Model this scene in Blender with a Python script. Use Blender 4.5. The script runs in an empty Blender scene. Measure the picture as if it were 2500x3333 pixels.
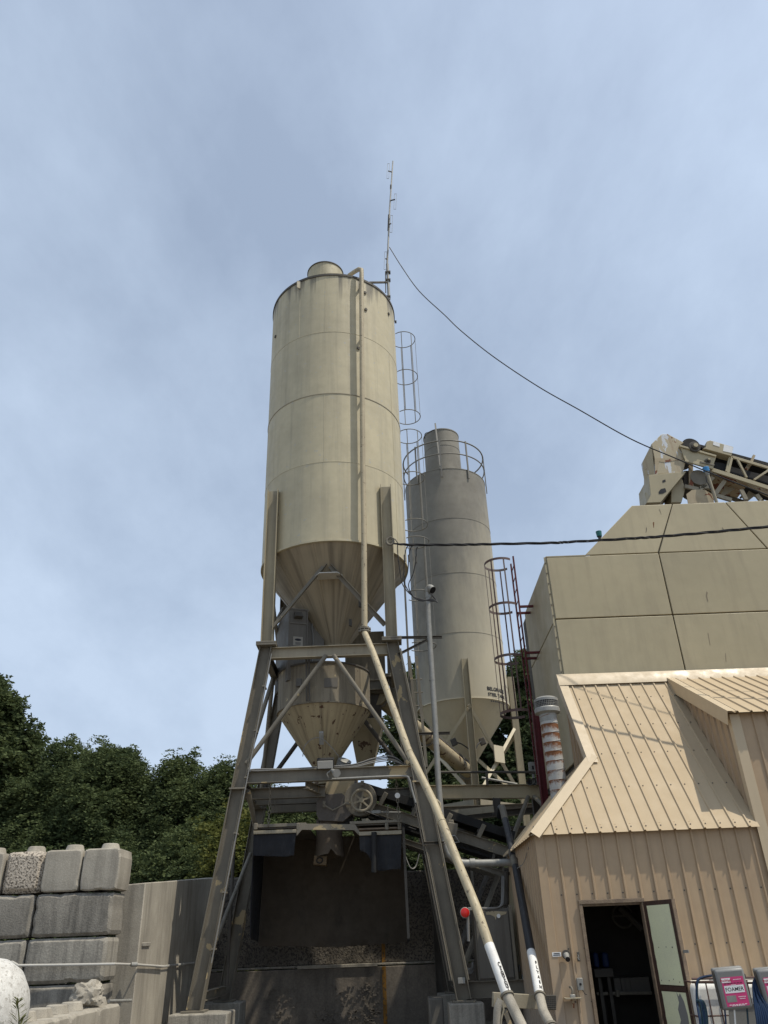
import bpy, math, random
import numpy as np
from mathutils import Vector as V, Matrix

# ------------------------------------------------------------------ camera, sky, sun, exposure
scene = bpy.context.scene
COL = scene.collection
R = math.radians
FPX, PITCH, ROLL, EYE = 2523.0, R(28.9), R(2.2), 1.55     # focal length in photo pixels, tilt up, roll, eye height
SUN_DIR = V((.63, -.29, 1.41)).normalized()               # towards the sun, read off the dormer's shadow
fw = V((0, math.cos(PITCH), math.sin(PITCH)))
u0 = V((0, -math.sin(PITCH), math.cos(PITCH)))
rt = math.cos(ROLL) * V((1, 0, 0)) - math.sin(ROLL) * u0
up = math.sin(ROLL) * V((1, 0, 0)) + math.cos(ROLL) * u0
cd = bpy.data.cameras.new('camera')
cam = bpy.data.objects.new('camera', cd)
COL.objects.link(cam)
cd.sensor_fit = 'HORIZONTAL'; cd.sensor_width = 36; cd.lens = 36 * FPX / 2500
cd.clip_start = .05; cd.clip_end = 3000
m = Matrix((rt, up, -fw)).transposed().to_4x4(); m.translation = V((0, 0, EYE))
cam.matrix_world = m
scene.camera = cam

w = bpy.data.worlds.new('World'); scene.world = w; w.use_nodes = True
nt = w.node_tree; nt.nodes.clear()
def wn(t, **k):
    n = nt.nodes.new(t)
    for a, b in k.items(): setattr(n, a, b)
    return n
sky = wn('ShaderNodeTexSky', sky_type='NISHITA', sun_disc=False)
sky.sun_elevation = math.asin(SUN_DIR.z); sky.sun_rotation = math.atan2(SUN_DIR.x, SUN_DIR.y)
sky.air_density = 1.0; sky.dust_density = 2.0; sky.ozone_density = 1.6
tc = wn('ShaderNodeTexCoord'); mp = wn('ShaderNodeMapping'); mp.inputs['Scale'].default_value = (1.3, 1.3, 1.9)
mp.inputs['Rotation'].default_value = (0, R(18), R(25))
nz = wn('ShaderNodeTexNoise'); nz.inputs['Scale'].default_value = 2.6; nz.inputs['Detail'].default_value = 7; nz.inputs['Roughness'].default_value = .6; nz.inputs['Distortion'].default_value = .6
nz2 = wn('ShaderNodeTexNoise'); nz2.inputs['Scale'].default_value = .8; nz2.inputs['Detail'].default_value = 3
rp = wn('ShaderNodeValToRGB'); rp.color_ramp.elements[0].position = .40; rp.color_ramp.elements[0].color = (.47, .47, .47, 1); rp.color_ramp.elements[1].position = .64; rp.color_ramp.elements[1].color = (.82, .82, .82, 1)
mx = wn('ShaderNodeMixRGB'); mx.inputs['Color2'].default_value = (5.9, 7.0, 8.6, 1)
bg = wn('ShaderNodeBackground'); bg.inputs['Strength'].default_value = .10
ou = wn('ShaderNodeOutputWorld')
L = nt.links.new
nz.inputs['Distortion'].default_value = .12
sx_ = wn('ShaderNodeSeparateXYZ'); L(tc.outputs['Generated'], sx_.inputs[0])
def wm(op, a, b):
    n = wn('ShaderNodeMath', operation=op)
    for k, x in enumerate((a, b)):
        if isinstance(x, (int, float)): n.inputs[k].default_value = x
        else: L(x, n.inputs[k])
    return n.outputs[0]
zz = wm('ADD', wm('MAXIMUM', sx_.outputs['Z'], 0), .35)             # a cloud sheet seen in perspective
cb_ = wn('ShaderNodeCombineXYZ'); L(wm('DIVIDE', sx_.outputs['X'], zz), cb_.inputs[0]); L(wm('DIVIDE', sx_.outputs['Y'], zz), cb_.inputs[1])
mp.inputs['Scale'].default_value = (1.0, .62, 1); mp.inputs['Rotation'].default_value = (0, 0, R(28)); mp.inputs['Location'].default_value = (.7, 1.9, 0)
L(cb_.outputs[0], mp.inputs['Vector']); L(mp.outputs[0], nz.inputs['Vector']); L(mp.outputs[0], nz2.inputs['Vector'])
nz.inputs['Scale'].default_value = 3.0; nz2.inputs['Scale'].default_value = .9
fac = wm('ADD', wm('MULTIPLY', nz.outputs[0], .62), wm('MULTIPLY', nz2.outputs[0], .43))
L(fac, rp.inputs[0])
hz_ = wm('MULTIPLY', wm('POWER', wm('SUBTRACT', 1, wm('MAXIMUM', sx_.outputs['Z'], 0)), 4), .80)
tot = wm('MINIMUM', wm('ADD', rp.outputs[0], hz_), .93)
dp_ = wn('ShaderNodeVectorMath', operation='DOT_PRODUCT'); L(tc.outputs['Generated'], dp_.inputs[0]); dp_.inputs[1].default_value = SUN_DIR
glow = wm('ADD', wm('MULTIPLY', wm('POWER', wm('MAXIMUM', dp_.outputs['Value'], 0), 4), .34), .96)   # thin cloud scatters forward: brighter towards the sun
cs_ = wn('ShaderNodeVectorMath', operation='SCALE'); cs_.inputs[0].default_value = (6.3, 7.6, 9.5); L(glow, cs_.inputs['Scale']); L(cs_.outputs[0], mx.inputs['Color2'])
L(tot, mx.inputs['Fac']); L(sky.outputs[0], mx.inputs['Color1'])
L(mx.outputs[0], bg.inputs['Color']); L(bg.outputs[0], ou.inputs['Surface'])

sd = bpy.data.lights.new('sun', 'SUN'); sd.energy = 3.85; sd.angle = R(.55); sd.color = (1, .93, .80)
so = bpy.data.objects.new('sun', sd); COL.objects.link(so)
so.rotation_euler = SUN_DIR.to_track_quat('Z', 'Y').to_euler(); so.location = (8, -6, 30)
vs = scene.view_settings
vs.view_transform = 'Standard'; vs.look = 'None'; vs.exposure = 0.0; vs.gamma = 1; vs.use_curve_mapping = False

# ------------------------------------------------------------------ survey: photo pixel + distance north of the camera -> metres
VIEWS = dict(S=(0, 0, 1), A=(800, 480, .42194), B=(800, 1350, .42194), C=(1250, 1350, .3315), D=(800, 1950, .3617), E=(1300, 1950, .3315),
    G=(700, 2450, .42194), H=(1150, 2450, .42194), I=(0, 2600, .4822), J1=(1650, 2150, .5124), J2=(1650, 2700, .5124), J3=(1650, 1350, .5124),
    J4=(2050, 1380, .27125), J5=(2200, 3000, .1808), J6=(1500, 2900, .2411), J7=(0, 2100, .5124), J8=(780, 2480, .3496),
    K=(1400, 2520, .2411), L=(0, 3000, .42194), M=(1850, 2900, .27125), N=(880, 1980, .3014), O=(1260, 1700, .2411), Q=(1380, 2300, .2411))
def ray(k, x, y):
    a = VIEWS[k]; px = a[0] + x * a[2]; py = a[1] + y * a[2]
    return (px - 1250) / FPX * rt - (py - 1666.5) / FPX * up + fw
def at(k, x, y, Y):
    d = ray(k, x, y); return V((0, 0, EYE)) + d * (Y / d.y)
def atx(k, x, y, X):
    d = ray(k, x, y); return V((0, 0, EYE)) + d * (X / d.x)

# ------------------------------------------------------------------ mesh builder
class MB:
    def __init__(s): s.v = []; s.f = []
    def add(s, vs, fs):
        o = len(s.v); s.v += [tuple(p) for p in vs]; s.f += [tuple(i + o for i in f) for f in fs]; return s
    def box(s, x0, x1, y0, y1, z0, z1):
        return s.add([(x, y, z) for x in (x0, x1) for y in (y0, y1) for z in (z0, z1)],
            [(0, 1, 3, 2), (4, 6, 7, 5), (0, 4, 5, 1), (2, 3, 7, 6), (0, 2, 6, 4), (1, 5, 7, 3)])
    def obox(s, c, a, b, d):
        c, a, b, d = V(c), V(a), V(b), V(d)
        vs = [c + i * a + j * b + k * d for i in (-1, 1) for j in (-1, 1) for k in (-1, 1)]
        return s.add(vs, [(0, 1, 3, 2), (4, 6, 7, 5), (0, 4, 5, 1), (2, 3, 7, 6), (0, 2, 6, 4), (1, 5, 7, 3)])
    def sec(s, p0, p1, poly, upv=(0, 0, 1)):
        p0, p1 = V(p0), V(p1); d = (p1 - p0).normalized(); sd = d.cross(V(upv)).normalized(); u = sd.cross(d)
        n = len(poly)
        vs = [p + sd * a + u * b for p in (p0, p1) for a, b in poly]
        return s.add(vs, [(i, (i + 1) % n, n + (i + 1) % n, n + i) for i in range(n)] + [tuple(range(n - 1, -1, -1)), tuple(range(n, 2 * n))])
    def bar(s, p0, p1, w, h, upv=(0, 0, 1)):
        return s.sec(p0, p1, [(-w / 2, -h / 2), (w / 2, -h / 2), (w / 2, h / 2), (-w / 2, h / 2)], upv)
    def tube(s, pts, r, n=10, caps=True, closed=False):
        pts = [V(p) for p in pts]; m = len(pts); rr = r if isinstance(r, (list, tuple)) else [r] * m
        prev = None; vs = []
        for i, p in enumerate(pts):
            a = pts[i - 1] if i else (pts[-1] if closed else p); b = pts[(i + 1) % m] if (i < m - 1 or closed) else p
            d1 = (p - a).normalized() if (p - a).length > 1e-9 else V(); d2 = (b - p).normalized() if (b - p).length > 1e-9 else V()
            d = (d1 + d2).normalized()
            if prev is None:
                t = V((0, 0, 1)) if abs(d.z) < .9 else V((1, 0, 0)); e = d.cross(t).normalized()
            else:
                e = (prev - d * prev.dot(d)).normalized()
            prev = e; g = d.cross(e)
            vs += [p + rr[i] * (math.cos(q) * e + math.sin(q) * g) for q in [2 * math.pi * j / n for j in range(n)]]
        fs = []
        for i in range(m if closed else m - 1):
            k = (i + 1) % m
            fs += [(i * n + j, i * n + (j + 1) % n, k * n + (j + 1) % n, k * n + j) for j in range(n)]
        if caps and not closed: fs += [tuple(range(n - 1, -1, -1)), tuple(range((m - 1) * n, m * n))]
        return s.add(vs, fs)
    def lathe(s, c, prof, n=48, a0=0, a1=2 * math.pi, M=None):
        c = V(c); full = abs(a1 - a0 - 2 * math.pi) < 1e-6; k = n if full else n + 1; vs = []
        for r, z in prof:
            for j in range(k):
                q = a0 + (a1 - a0) * j / n; p = V((r * math.cos(q), r * math.sin(q), z))
                vs.append(c + (M @ p if M else p))
        fs = []
        for i in range(len(prof) - 1):
            for j in range(n):
                b = (j + 1) % k; fs.append((i * k + j, i * k + b, (i + 1) * k + b, (i + 1) * k + j))
        return s.add(vs, fs)
    def prism(s, pts, vec):
        pts = [V(p) for p in pts]; vec = V(vec); n = len(pts)
        return s.add(pts + [p + vec for p in pts], [(i, (i + 1) % n, n + (i + 1) % n, n + i) for i in range(n)] + [tuple(range(n - 1, -1, -1)), tuple(range(n, 2 * n))])
    def disc(s, c, nrm, r, t, n=20):
        c = V(c); nrm = V(nrm).normalized(); return s.tube([c, c + nrm * t], r, n)

LOC = {}
def mesh(name, mb, mat, off=(0, 0, 0), sharp=32):
    me = bpy.data.meshes.new(name)
    vs = np.array(mb.v, dtype=float) - np.array(off)
    me.from_pydata([tuple(v) for v in vs], [], mb.f)
    me.materials.append(mat); me.update()
    import bmesh
    bm = bmesh.new(); bm.from_mesh(me); bmesh.ops.recalc_face_normals(bm, faces=bm.faces); bm.to_mesh(me); bm.free()
    me.polygons.foreach_set('use_smooth', [True] * len(me.polygons))
    me.set_sharp_from_angle(angle=R(sharp))
    return me
def thing(name, label, cat, loc, group=None):
    o = bpy.data.objects.new(name, None); COL.objects.link(o); o.location = V(loc); o.empty_display_size = .2
    o['label'] = label; o['category'] = cat
    if group: o['group'] = group
    LOC[o.name] = V(loc); return o
def part(name, mb, mat, parent, bevel=0, label=None, sharp=32):
    off = LOC[parent.name]
    o = bpy.data.objects.new(name, mesh(name, mb, mat, off, sharp)); COL.objects.link(o); o.parent = parent; LOC[o.name] = off
    if bevel:
        b = o.modifiers.new('edge', 'BEVEL'); b.width = bevel; b.segments = 2; b.limit_method = 'ANGLE'; b.angle_limit = R(40)
    if label: o['label'] = label
    return o
def solo(name, mb, mat, label, cat, group=None, bevel=0, kind=None, sharp=32):
    a = np.array(mb.v); loc = V(((a[:, 0].min() + a[:, 0].max()) / 2, (a[:, 1].min() + a[:, 1].max()) / 2, a[:, 2].min()))
    o = bpy.data.objects.new(name, mesh(name, mb, mat, loc, sharp)); COL.objects.link(o); o.location = loc; LOC[o.name] = loc
    if kind: o['kind'] = kind
    if label: o['label'] = label
    if cat: o['category'] = cat
    if group: o['group'] = group
    if bevel:
        b = o.modifiers.new('edge', 'BEVEL'); b.width = bevel; b.segments = 2; b.limit_method = 'ANGLE'; b.angle_limit = R(40)
    return o
def twin(name, src, parent):                                  # another piece with the same mesh
    o = bpy.data.objects.new(name, src.data); COL.objects.link(o); o.parent = parent; LOC[o.name] = LOC[parent.name]; return o
def Hs(h, b, tf=.014, tw=.01):                                # H section, depth h along the side axis
    return [(-h/2, -b/2), (-h/2+tf, -b/2), (-h/2+tf, -tw/2), (h/2-tf, -tw/2), (h/2-tf, -b/2), (h/2, -b/2), (h/2, b/2), (h/2-tf, b/2), (h/2-tf, tw/2), (-h/2+tf, tw/2), (-h/2+tf, b/2), (-h/2, b/2)]
def Is(h, b, tf=.014, tw=.01): return [(-y, x) for x, y in Hs(h, b, tf, tw)]
def Ls(a, t=.008): return [(0, 0), (a, 0), (a, t), (t, t), (t, a), (0, a)]
def Cs(h, b, t=.01): return [(0, -h/2), (b, -h/2), (b, -h/2+t), (t, -h/2+t), (t, h/2-t), (b, h/2-t), (b, h/2), (0, h/2)]
def lerp(a, b, t): return a + (b - a) * t
def arc(c, r, a0, a1, n, z=None):
    return [V((c[0] + r * math.cos(lerp(a0, a1, i / n)), c[1] + r * math.sin(lerp(a0, a1, i / n)), c[2])) for i in range(n + 1)]
def bez(p, n=16):                                             # smooth curve through points (Catmull-Rom)
    p = [V(q) for q in p]; P = [p[0] * 2 - p[1]] + p + [p[-1] * 2 - p[-2]]; out = []
    for i in range(1, len(P) - 2):
        for k in range(n):
            t = k / n; a, b, c, d = P[i-1], P[i], P[i+1], P[i+2]
            out.append(.5 * ((2*b) + (c-a)*t + (2*a-5*b+4*c-d)*t*t + (3*b-a-3*c+d)*t**3))
    return out + [p[-1]]
def text_mb(txt, size, bold=.0):
    cu = bpy.data.curves.new('lettering', 'FONT'); cu.body = txt; cu.size = size; cu.align_x = 'CENTER'; cu.align_y = 'CENTER'; cu.offset = bold; cu.resolution_u = 3
    o = bpy.data.objects.new('lettering', cu); COL.objects.link(o)
    dg = bpy.context.evaluated_depsgraph_get(); me = bpy.data.meshes.new_from_object(o.evaluated_get(dg))
    vs = [tuple(q.co) for q in me.vertices]; fs = [tuple(q.vertices) for q in me.polygons]
    bpy.data.objects.remove(o); bpy.data.curves.remove(cu); bpy.data.meshes.remove(me)
    b = MB(); b.v = vs; b.f = fs; return b
def place(mb, c, ax, ay, out=None):                           # flat lettering (x,y) -> c + x*ax + y*ay
    c, ax, ay = V(c), V(ax), V(ay); b = out or MB()
    b.add([c + ax * v[0] + ay * v[1] for v in mb.v], mb.f); return b
def wrap(mb, c, d, front, r, off=.003, out=None):             # lettering bent round a pipe with axis d, facing front
    c, d = V(c), V(d).normalized(); f = V(front); f = (f - d * f.dot(d)).normalized(); sx = d.cross(f) ; b = out or MB()
    b.add([c + d * v[1] + (r + off) * (math.cos(v[0] / r) * f + math.sin(v[0] / r) * sx) for v in mb.v], mb.f); return b

# ------------------------------------------------------------------ materials
def mat(name, col, col2=None, vary=.5, scale=1.2, streak=None, streak_amt=0, streak_lo=.5, patch=None, patch_at=.66, patch_scale=2.5, spots=None, spots_at=.7, spots_scale=14,
        rough=.65, metal=0, bump=.15, bscale=60, grain=.12, spec=.3, streak_scale=(5, 5, .25), polar=None, patch_stretch=None, dust=None):
    M_ = bpy.data.materials.new(name); M_.use_nodes = True; t = M_.node_tree; bs = t.nodes['Principled BSDF']; K = t.links.new
    def nd(ty, **k):
        n = t.nodes.new(ty)
        for a, b in k.items(): setattr(n, a, b)
        return n
    geo = nd('ShaderNodeNewGeometry'); oi = nd('ShaderNodeObjectInfo')
    sh = nd('ShaderNodeVectorMath', operation='MULTIPLY_ADD'); sh.inputs[1].default_value = (1, 1, 1)
    K(geo.outputs['Position'], sh.inputs[0])
    rv = nd('ShaderNodeVectorMath', operation='SCALE'); rv.inputs[0].default_value = (7, 5, 3); K(oi.outputs['Random'], rv.inputs['Scale']); K(rv.outputs[0], sh.inputs[2])
    P = sh.outputs[0]
    def noise(sc, det=5, vec=None, ro=.6, dist=0):
        n = nd('ShaderNodeTexNoise'); n.inputs['Scale'].default_value = sc; n.inputs['Detail'].default_value = det; n.inputs['Roughness'].default_value = ro; n.inputs['Distortion'].default_value = dist
        K(vec or P, n.inputs['Vector']); return n.outputs[0]
    def ramp(x, a, b, lo=0, hi=1):
        n = nd('ShaderNodeMapRange'); n.inputs['From Min'].default_value = a; n.inputs['From Max'].default_value = b; n.inputs['To Min'].default_value = lo; n.inputs['To Max'].default_value = hi
        K(x, n.inputs['Value']); return n.outputs[0]
    def mix(a, b, f, mode='MIX'):
        n = nd('ShaderNodeMixRGB', blend_type=mode)
        for s_, x in (('Color1', a), ('Color2', b), ('Fac', f)):
            if isinstance(x, (tuple, list)): n.inputs[s_].default_value = (*x, 1)
            elif isinstance(x, (int, float)): n.inputs[s_].default_value = x
            else: K(x, n.inputs[s_])
        return n.outputs[0]
    c = mix(col, col2 or tuple(x * .72 for x in col), ramp(noise(scale, 6), .35, .68, 0, vary))
    if streak:
        mp = nd('ShaderNodeMapping'); mp.inputs['Scale'].default_value = streak_scale; K(P, mp.inputs['Vector'])
        if polar:
            sx = nd('ShaderNodeSeparateXYZ'); K(geo.outputs['Position'], sx.inputs[0]); cb = nd('ShaderNodeCombineXYZ'); a2 = nd('ShaderNodeMath', operation='ARCTAN2')
            for q, (ax, cc) in enumerate((('Y', polar[1]), ('X', polar[0]))):
                s1 = nd('ShaderNodeMath', operation='SUBTRACT'); s1.inputs[1].default_value = cc; K(sx.outputs[ax], s1.inputs[0]); K(s1.outputs[0], a2.inputs[q])
            K(a2.outputs[0], cb.inputs[0]); K(sx.outputs['Z'], cb.inputs[2]); K(cb.outputs[0], mp.inputs['Vector'])
        c = mix(c, streak, ramp(noise(1.6, 6, mp.outputs[0], .65), streak_lo, streak_lo + .22, 0, streak_amt))
    if patch:
        pv = None
        if patch_stretch:
            pm = nd('ShaderNodeMapping'); pm.inputs['Scale'].default_value = patch_stretch; K(P, pm.inputs['Vector']); pv = pm.outputs[0]
        c = mix(c, patch, ramp(noise(patch_scale, 5, pv, .55, .4), patch_at, patch_at + .012))
    if dust:                                                      # splash dirt low on a wall: (colour, height)
        sz = nd('ShaderNodeSeparateXYZ'); K(geo.outputs['Position'], sz.inputs[0]); dn = nd('ShaderNodeMath', operation='MULTIPLY_ADD'); dn.inputs[1].default_value = -1.6; K(noise(2.2, 6), dn.inputs[0]); K(sz.outputs['Z'], dn.inputs[2])
        c = mix(c, dust[0], ramp(dn.outputs[0], dust[1], dust[1] - 1.1, 0, .6))
    if spots: c = mix(c, spots, ramp(noise(spots_scale, 3), spots_at, spots_at + .03, 0, .9))
    g = noise(bscale * 1.7, 3)
    c = mix(c, mix((1, 1, 1), (0, 0, 0), ramp(g, .3, .7, 1 - grain, 1 + 0 * grain)), 0) if False else mix(c, ramp(g, .25, .75, 1 - grain, 1 + grain), 1, 'MULTIPLY')
    K(c, bs.inputs['Base Color'])
    K(ramp(noise(scale * 4, 4), .3, .7, max(rough - .12, .05), min(rough + .12, 1)), bs.inputs['Roughness'])
    bs.inputs['Metallic'].default_value = metal; bs.inputs['Specular IOR Level'].default_value = spec
    if bump:
        b = nd('ShaderNodeBump'); b.inputs['Strength'].default_value = bump; b.inputs['Distance'].default_value = .02
        K(noise(bscale, 6), b.inputs['Height']); K(b.outputs[0], bs.inputs['Normal'])
    M_['nodes'] = 1
    return M_
DUST = (.13, .115, .092)

m_silo = mat('tan_silo_paint', (.50, .44, .295), (.41, .362, .25), vary=.7, scale=.8, streak=(.29, .26, .19), streak_amt=.5, streak_lo=.48, spots=(.40, .385, .33), spots_at=.66, spots_scale=10, rough=.6, bump=.16, bscale=2.6, grain=.06, spec=.25, streak_scale=(3, 3, .13))
m_cone = mat('brown_stained_cone', (.31, .255, .17), (.235, .195, .135), streak=(.13, .105, .072), streak_amt=.75, streak_lo=.45, rough=.6, bump=.05, grain=.08, polar=(-1.245, 17.1), streak_scale=(5, 5, .25))
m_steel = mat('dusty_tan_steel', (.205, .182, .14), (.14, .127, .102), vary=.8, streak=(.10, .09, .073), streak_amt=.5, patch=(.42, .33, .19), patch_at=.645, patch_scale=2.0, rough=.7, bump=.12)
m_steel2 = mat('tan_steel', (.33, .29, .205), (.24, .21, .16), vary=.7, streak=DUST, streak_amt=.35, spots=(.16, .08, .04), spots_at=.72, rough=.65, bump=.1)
m_dark = mat('dark_dusty_steel', (.10, .09, .075), (.06, .055, .048), vary=.8, patch=(.30, .245, .15), patch_at=.72, patch_scale=4, rough=.75)
m_hop = mat('rusty_tan_hopper', (.40, .33, .205), (.30, .25, .16), streak=(.16, .125, .08), streak_amt=.7, streak_lo=.47, spots=(.06, .022, .012), spots_at=.61, spots_scale=5.5, rough=.6, bump=.08, polar=(-1.49, 17.07), streak_scale=(5, 5, .4))
m_drum = mat('dusty_hopper_drum', (.24, .205, .145), (.16, .14, .105), streak=(.085, .07, .052), streak_amt=.75, streak_lo=.46, patch=(.45, .37, .22), patch_at=.665, patch_scale=4.5, spots=(.05, .025, .015), spots_at=.68, spots_scale=6, rough=.7)
m_roof = mat('tan_sheet_roof', (.455, .357, .232), (.415, .326, .213), vary=.5, scale=.9, streak=(.34, .27, .18), streak_amt=.18, rough=.68, bump=.015, grain=.03, spec=.18, streak_scale=(5, 1, 1))
m_wall = mat('tan_sheet_wall', (.40, .29, .178), (.345, .25, .16), vary=.6, scale=.7, streak=(.26, .195, .135), streak_amt=.28, streak_lo=.47, rough=.5, bump=.05, bscale=4, grain=.05, spec=.35, streak_scale=(6, 6, .25), dust=((.30, .265, .225), .55))
m_trim = mat('tan_flashing', (.50, .40, .265), (.45, .365, .25), vary=.4, streak=(.33, .27, .2), streak_amt=.2, rough=.45, bump=.02, grain=.04)
m_bin = mat('tan_bin_panel', (.42, .36, .23), (.36, .31, .20), vary=.9, scale=.55, streak=(.28, .235, .158), streak_amt=.4, patch=None, rough=.5, bump=.10, bscale=2.2, grain=.04, streak_scale=(3, 3, .3))
m_binside = m_bin
m_conc = mat('weathered_concrete', (.33, .305, .255), (.22, .205, .175), vary=.8, scale=1.6, streak=(.12, .11, .095), streak_amt=.75, streak_lo=.46, spots=(.09, .085, .075), spots_at=.72, spots_scale=30, rough=.85, bump=.35, bscale=30, grain=.2, streak_scale=(6, 6, .35))
m_conc2 = mat('pale_concrete', (.39, .355, .29), (.28, .252, .205), vary=.9, scale=1.5, streak=(.17, .153, .125), streak_amt=.6, streak_lo=.48, spots=(.14, .125, .10), spots_at=.7, spots_scale=40, rough=.85, bump=.2, bscale=45, grain=.2, streak_scale=(3.5, 3.5, .3))
m_concdk = mat('dark_bay_concrete', (.21, .18, .145), (.13, .113, .092), vary=.9, scale=1.2, streak=(.07, .062, .052), streak_amt=.7, rough=.85, bump=.25, bscale=18, grain=.2, streak_scale=(2, 2, .4))  # darker, streaked concrete tone for the lower bay wall
m_agg = mat('exposed_aggregate', (.48, .42, .34), (.34, .29, .23), vary=.8, spots=(.085, .07, .055), spots_at=.53, spots_scale=30, rough=.9, bump=1.0, bscale=38, grain=.3)
m_rub = mat('blue_black_rubber', (.015, .016, .019), (.03, .03, .032), vary=.8, scale=4, streak=(.07, .066, .062), streak_amt=.35, rough=.7, bump=.3, bscale=8, spec=.2)
m_cur = mat('brown_black_curtain', (.075, .06, .044), (.05, .041, .031), vary=.9, scale=.8, streak=(.02, .017, .014), streak_amt=.7, streak_lo=.56, rough=.9, bump=.2, bscale=5, streak_scale=(1.5, 1.5, .7))
m_belt = mat('black_belt', (.014, .014, .014), (.03, .029, .028), rough=.75, bump=.1)
m_blackpipe = mat('black_pipe_paint', (.022, .023, .026), (.04, .04, .042), vary=.7, streak=(.17, .16, .14), streak_amt=.35, streak_lo=.55, rough=.5, bump=.08)
m_cem = mat('chipped_cream_pipe', (.44, .37, .24), (.34, .285, .19), vary=.8, scale=2.5, spots=(.13, .10, .065), spots_at=.63, spots_scale=16, streak=(.2, .165, .115), streak_amt=.5, rough=.55, bump=.12)
m_white = mat('worn_white_paint', (.72, .71, .67), (.55, .53, .49), vary=.5, scale=5, spots=(.25, .2, .13), spots_at=.68, spots_scale=26, rough=.55, bump=.1)
m_galv = mat('galvanised_steel', (.30, .295, .27), (.22, .215, .195), vary=.8, scale=7, rough=.5, metal=.2, bump=.05, grain=.1)
m_rustgalv = mat('grey_galvanised', (.42, .41, .38), (.33, .32, .30), vary=.6, scale=5, spots=(.15, .055, .022), spots_at=.70, spots_scale=14, rough=.65, bump=.1)
m_red = mat('faded_red_paint', (.105, .012, .014), (.065, .012, .014), vary=.7, spots=(.12, .08, .07), spots_at=.66, spots_scale=20, rough=.6)
m_redgrey = mat('greyed_red_cage', (.14, .118, .105), (.11, .05, .045), vary=.9, scale=1.2, rough=.7)
m_wire = mat('grey_cage_steel', (.20, .19, .165), (.15, .14, .12), rough=.6)
m_cable = mat('black_cable', (.02, .02, .022), (.035, .034, .033), rough=.6, bump=0)
m_greycab = mat('grey_cable', (.24, .235, .22), (.17, .165, .155), rough=.6, bump=0)
m_door = mat('pale_green_panel', (.68, .69, .45), (.60, .60, .42), vary=.7, scale=3, spots=(.03, .025, .02), spots_at=.79, spots_scale=18, rough=.6, bump=.08)
m_brown = mat('dark_brown_wood', (.065, .035, .025), (.045, .026, .02), vary=.8, scale=8, rough=.65, bump=.3)
m_wood = mat('tan_wood', (.24, .18, .12), (.15, .11, .08), vary=.9, scale=9, streak=(.09, .07, .05), streak_amt=.5, rough=.75, bump=.35)
m_foam = mat('grey_enclosure', (.20, .20, .19), (.16, .16, .152), rough=.45, bump=.04, spec=.4)
m_pink = mat('magenta_label', (.60, .06, .19), (.52, .05, .17), vary=.5, rough=.4, bump=0, grain=.03)
m_lab = mat('white_label', (.78, .78, .76), (.7, .7, .68), rough=.45, bump=0, grain=.03)
m_ink = mat('black_ink', (.012, .012, .014), rough=.5, bump=0)
m_redink = mat('red_ink', (.45, .01, .06), rough=.5, bump=0)
m_tote = mat('white_plastic', (.74, .73, .68), (.64, .62, .56), vary=.6, scale=3, rough=.45, bump=.02)
m_hoseb = mat('blue_hose', (.006, .02, .055), (.012, .03, .07), rough=.45, bump=0)
m_hoset = mat('teal_hose', (.012, .035, .05), (.018, .045, .06), rough=.45, bump=0)
m_cage = mat('brown_cage_bar', (.10, .055, .045), (.13, .09, .08), rough=.6)
m_yel = mat('faded_yellow_paint', (.26, .13, .022), (.18, .095, .025), vary=.9, scale=6, spots=(.07, .055, .04), spots_at=.56, spots_scale=20, rough=.85)
m_redref = mat('red_reflector', (.60, .015, .01), (.55, .02, .015), rough=.25, bump=.05, spec=.5)
m_blue = mat('blue_cap', (.05, .24, .50), (.04, .2, .42), rough=.5, bump=0)
m_teal = mat('green_cap', (.03, .16, .15), (.03, .13, .12), rough=.5, bump=0)
m_bluedk = mat('blue_motor', (.01, .024, .08), (.008, .018, .06), rough=.6)
m_rust = mat('rusty_tan_plate', (.42, .35, .23), (.30, .22, .14), vary=.7, patch=(.17, .055, .025), patch_at=.56, patch_scale=3, rough=.7)
m_peel = mat('peeling_paint_housing', (.43, .365, .245), (.37, .315, .21), patch=(.56, .58, .60), patch_at=.585, patch_scale=3.4, patch_stretch=(1.6, 1.6, .5), spots=(.15, .045, .02), spots_at=.66, spots_scale=5.5, streak=(.2, .08, .04), streak_amt=.55, streak_lo=.56, rough=.6, streak_scale=(3, 3, .5))
m_rust2 = mat('rust_weep', (.20, .085, .03), (.13, .055, .025), vary=.9, scale=20, rough=.8)
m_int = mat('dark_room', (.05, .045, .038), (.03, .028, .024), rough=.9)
m_ground = mat('dusty_yard', (.20, .175, .14), (.14, .125, .10), vary=.8, scale=.5, spots=(.10, .09, .075), spots_at=.62, spots_scale=50, rough=.95, bump=.5, bscale=20, grain=.25)
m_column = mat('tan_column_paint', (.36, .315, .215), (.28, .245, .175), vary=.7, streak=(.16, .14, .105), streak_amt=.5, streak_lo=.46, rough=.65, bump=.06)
m_vent = mat('vent_paint', (.45, .40, .265), (.36, .32, .22), streak=(.16, .14, .105), streak_amt=.5, rough=.6, bump=.05)
m_beam = mat('tan_beam_paint', (.50, .42, .27), (.42, .355, .235), vary=.6, streak=(.26, .22, .15), streak_amt=.3, rough=.55, bump=.05)
m_dim = mat('dust_dulled_white', (.30, .28, .235), (.22, .2, .17), vary=.7, rough=.7, bump=0)
m_pale = mat('pale_conduit', (.50, .48, .43), (.40, .38, .34), rough=.5, bump=0)
m_glass = mat('lamp_glass', (.45, .44, .40), (.35, .34, .31), rough=.2, bump=0, spec=.6)
m_tank = mat('white_tank_paint', (.60, .585, .54), (.46, .44, .40), vary=.9, scale=11, spots=(.36, .34, .3), spots_at=.58, spots_scale=30, rough=.6, bump=.25, bscale=40)
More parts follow.
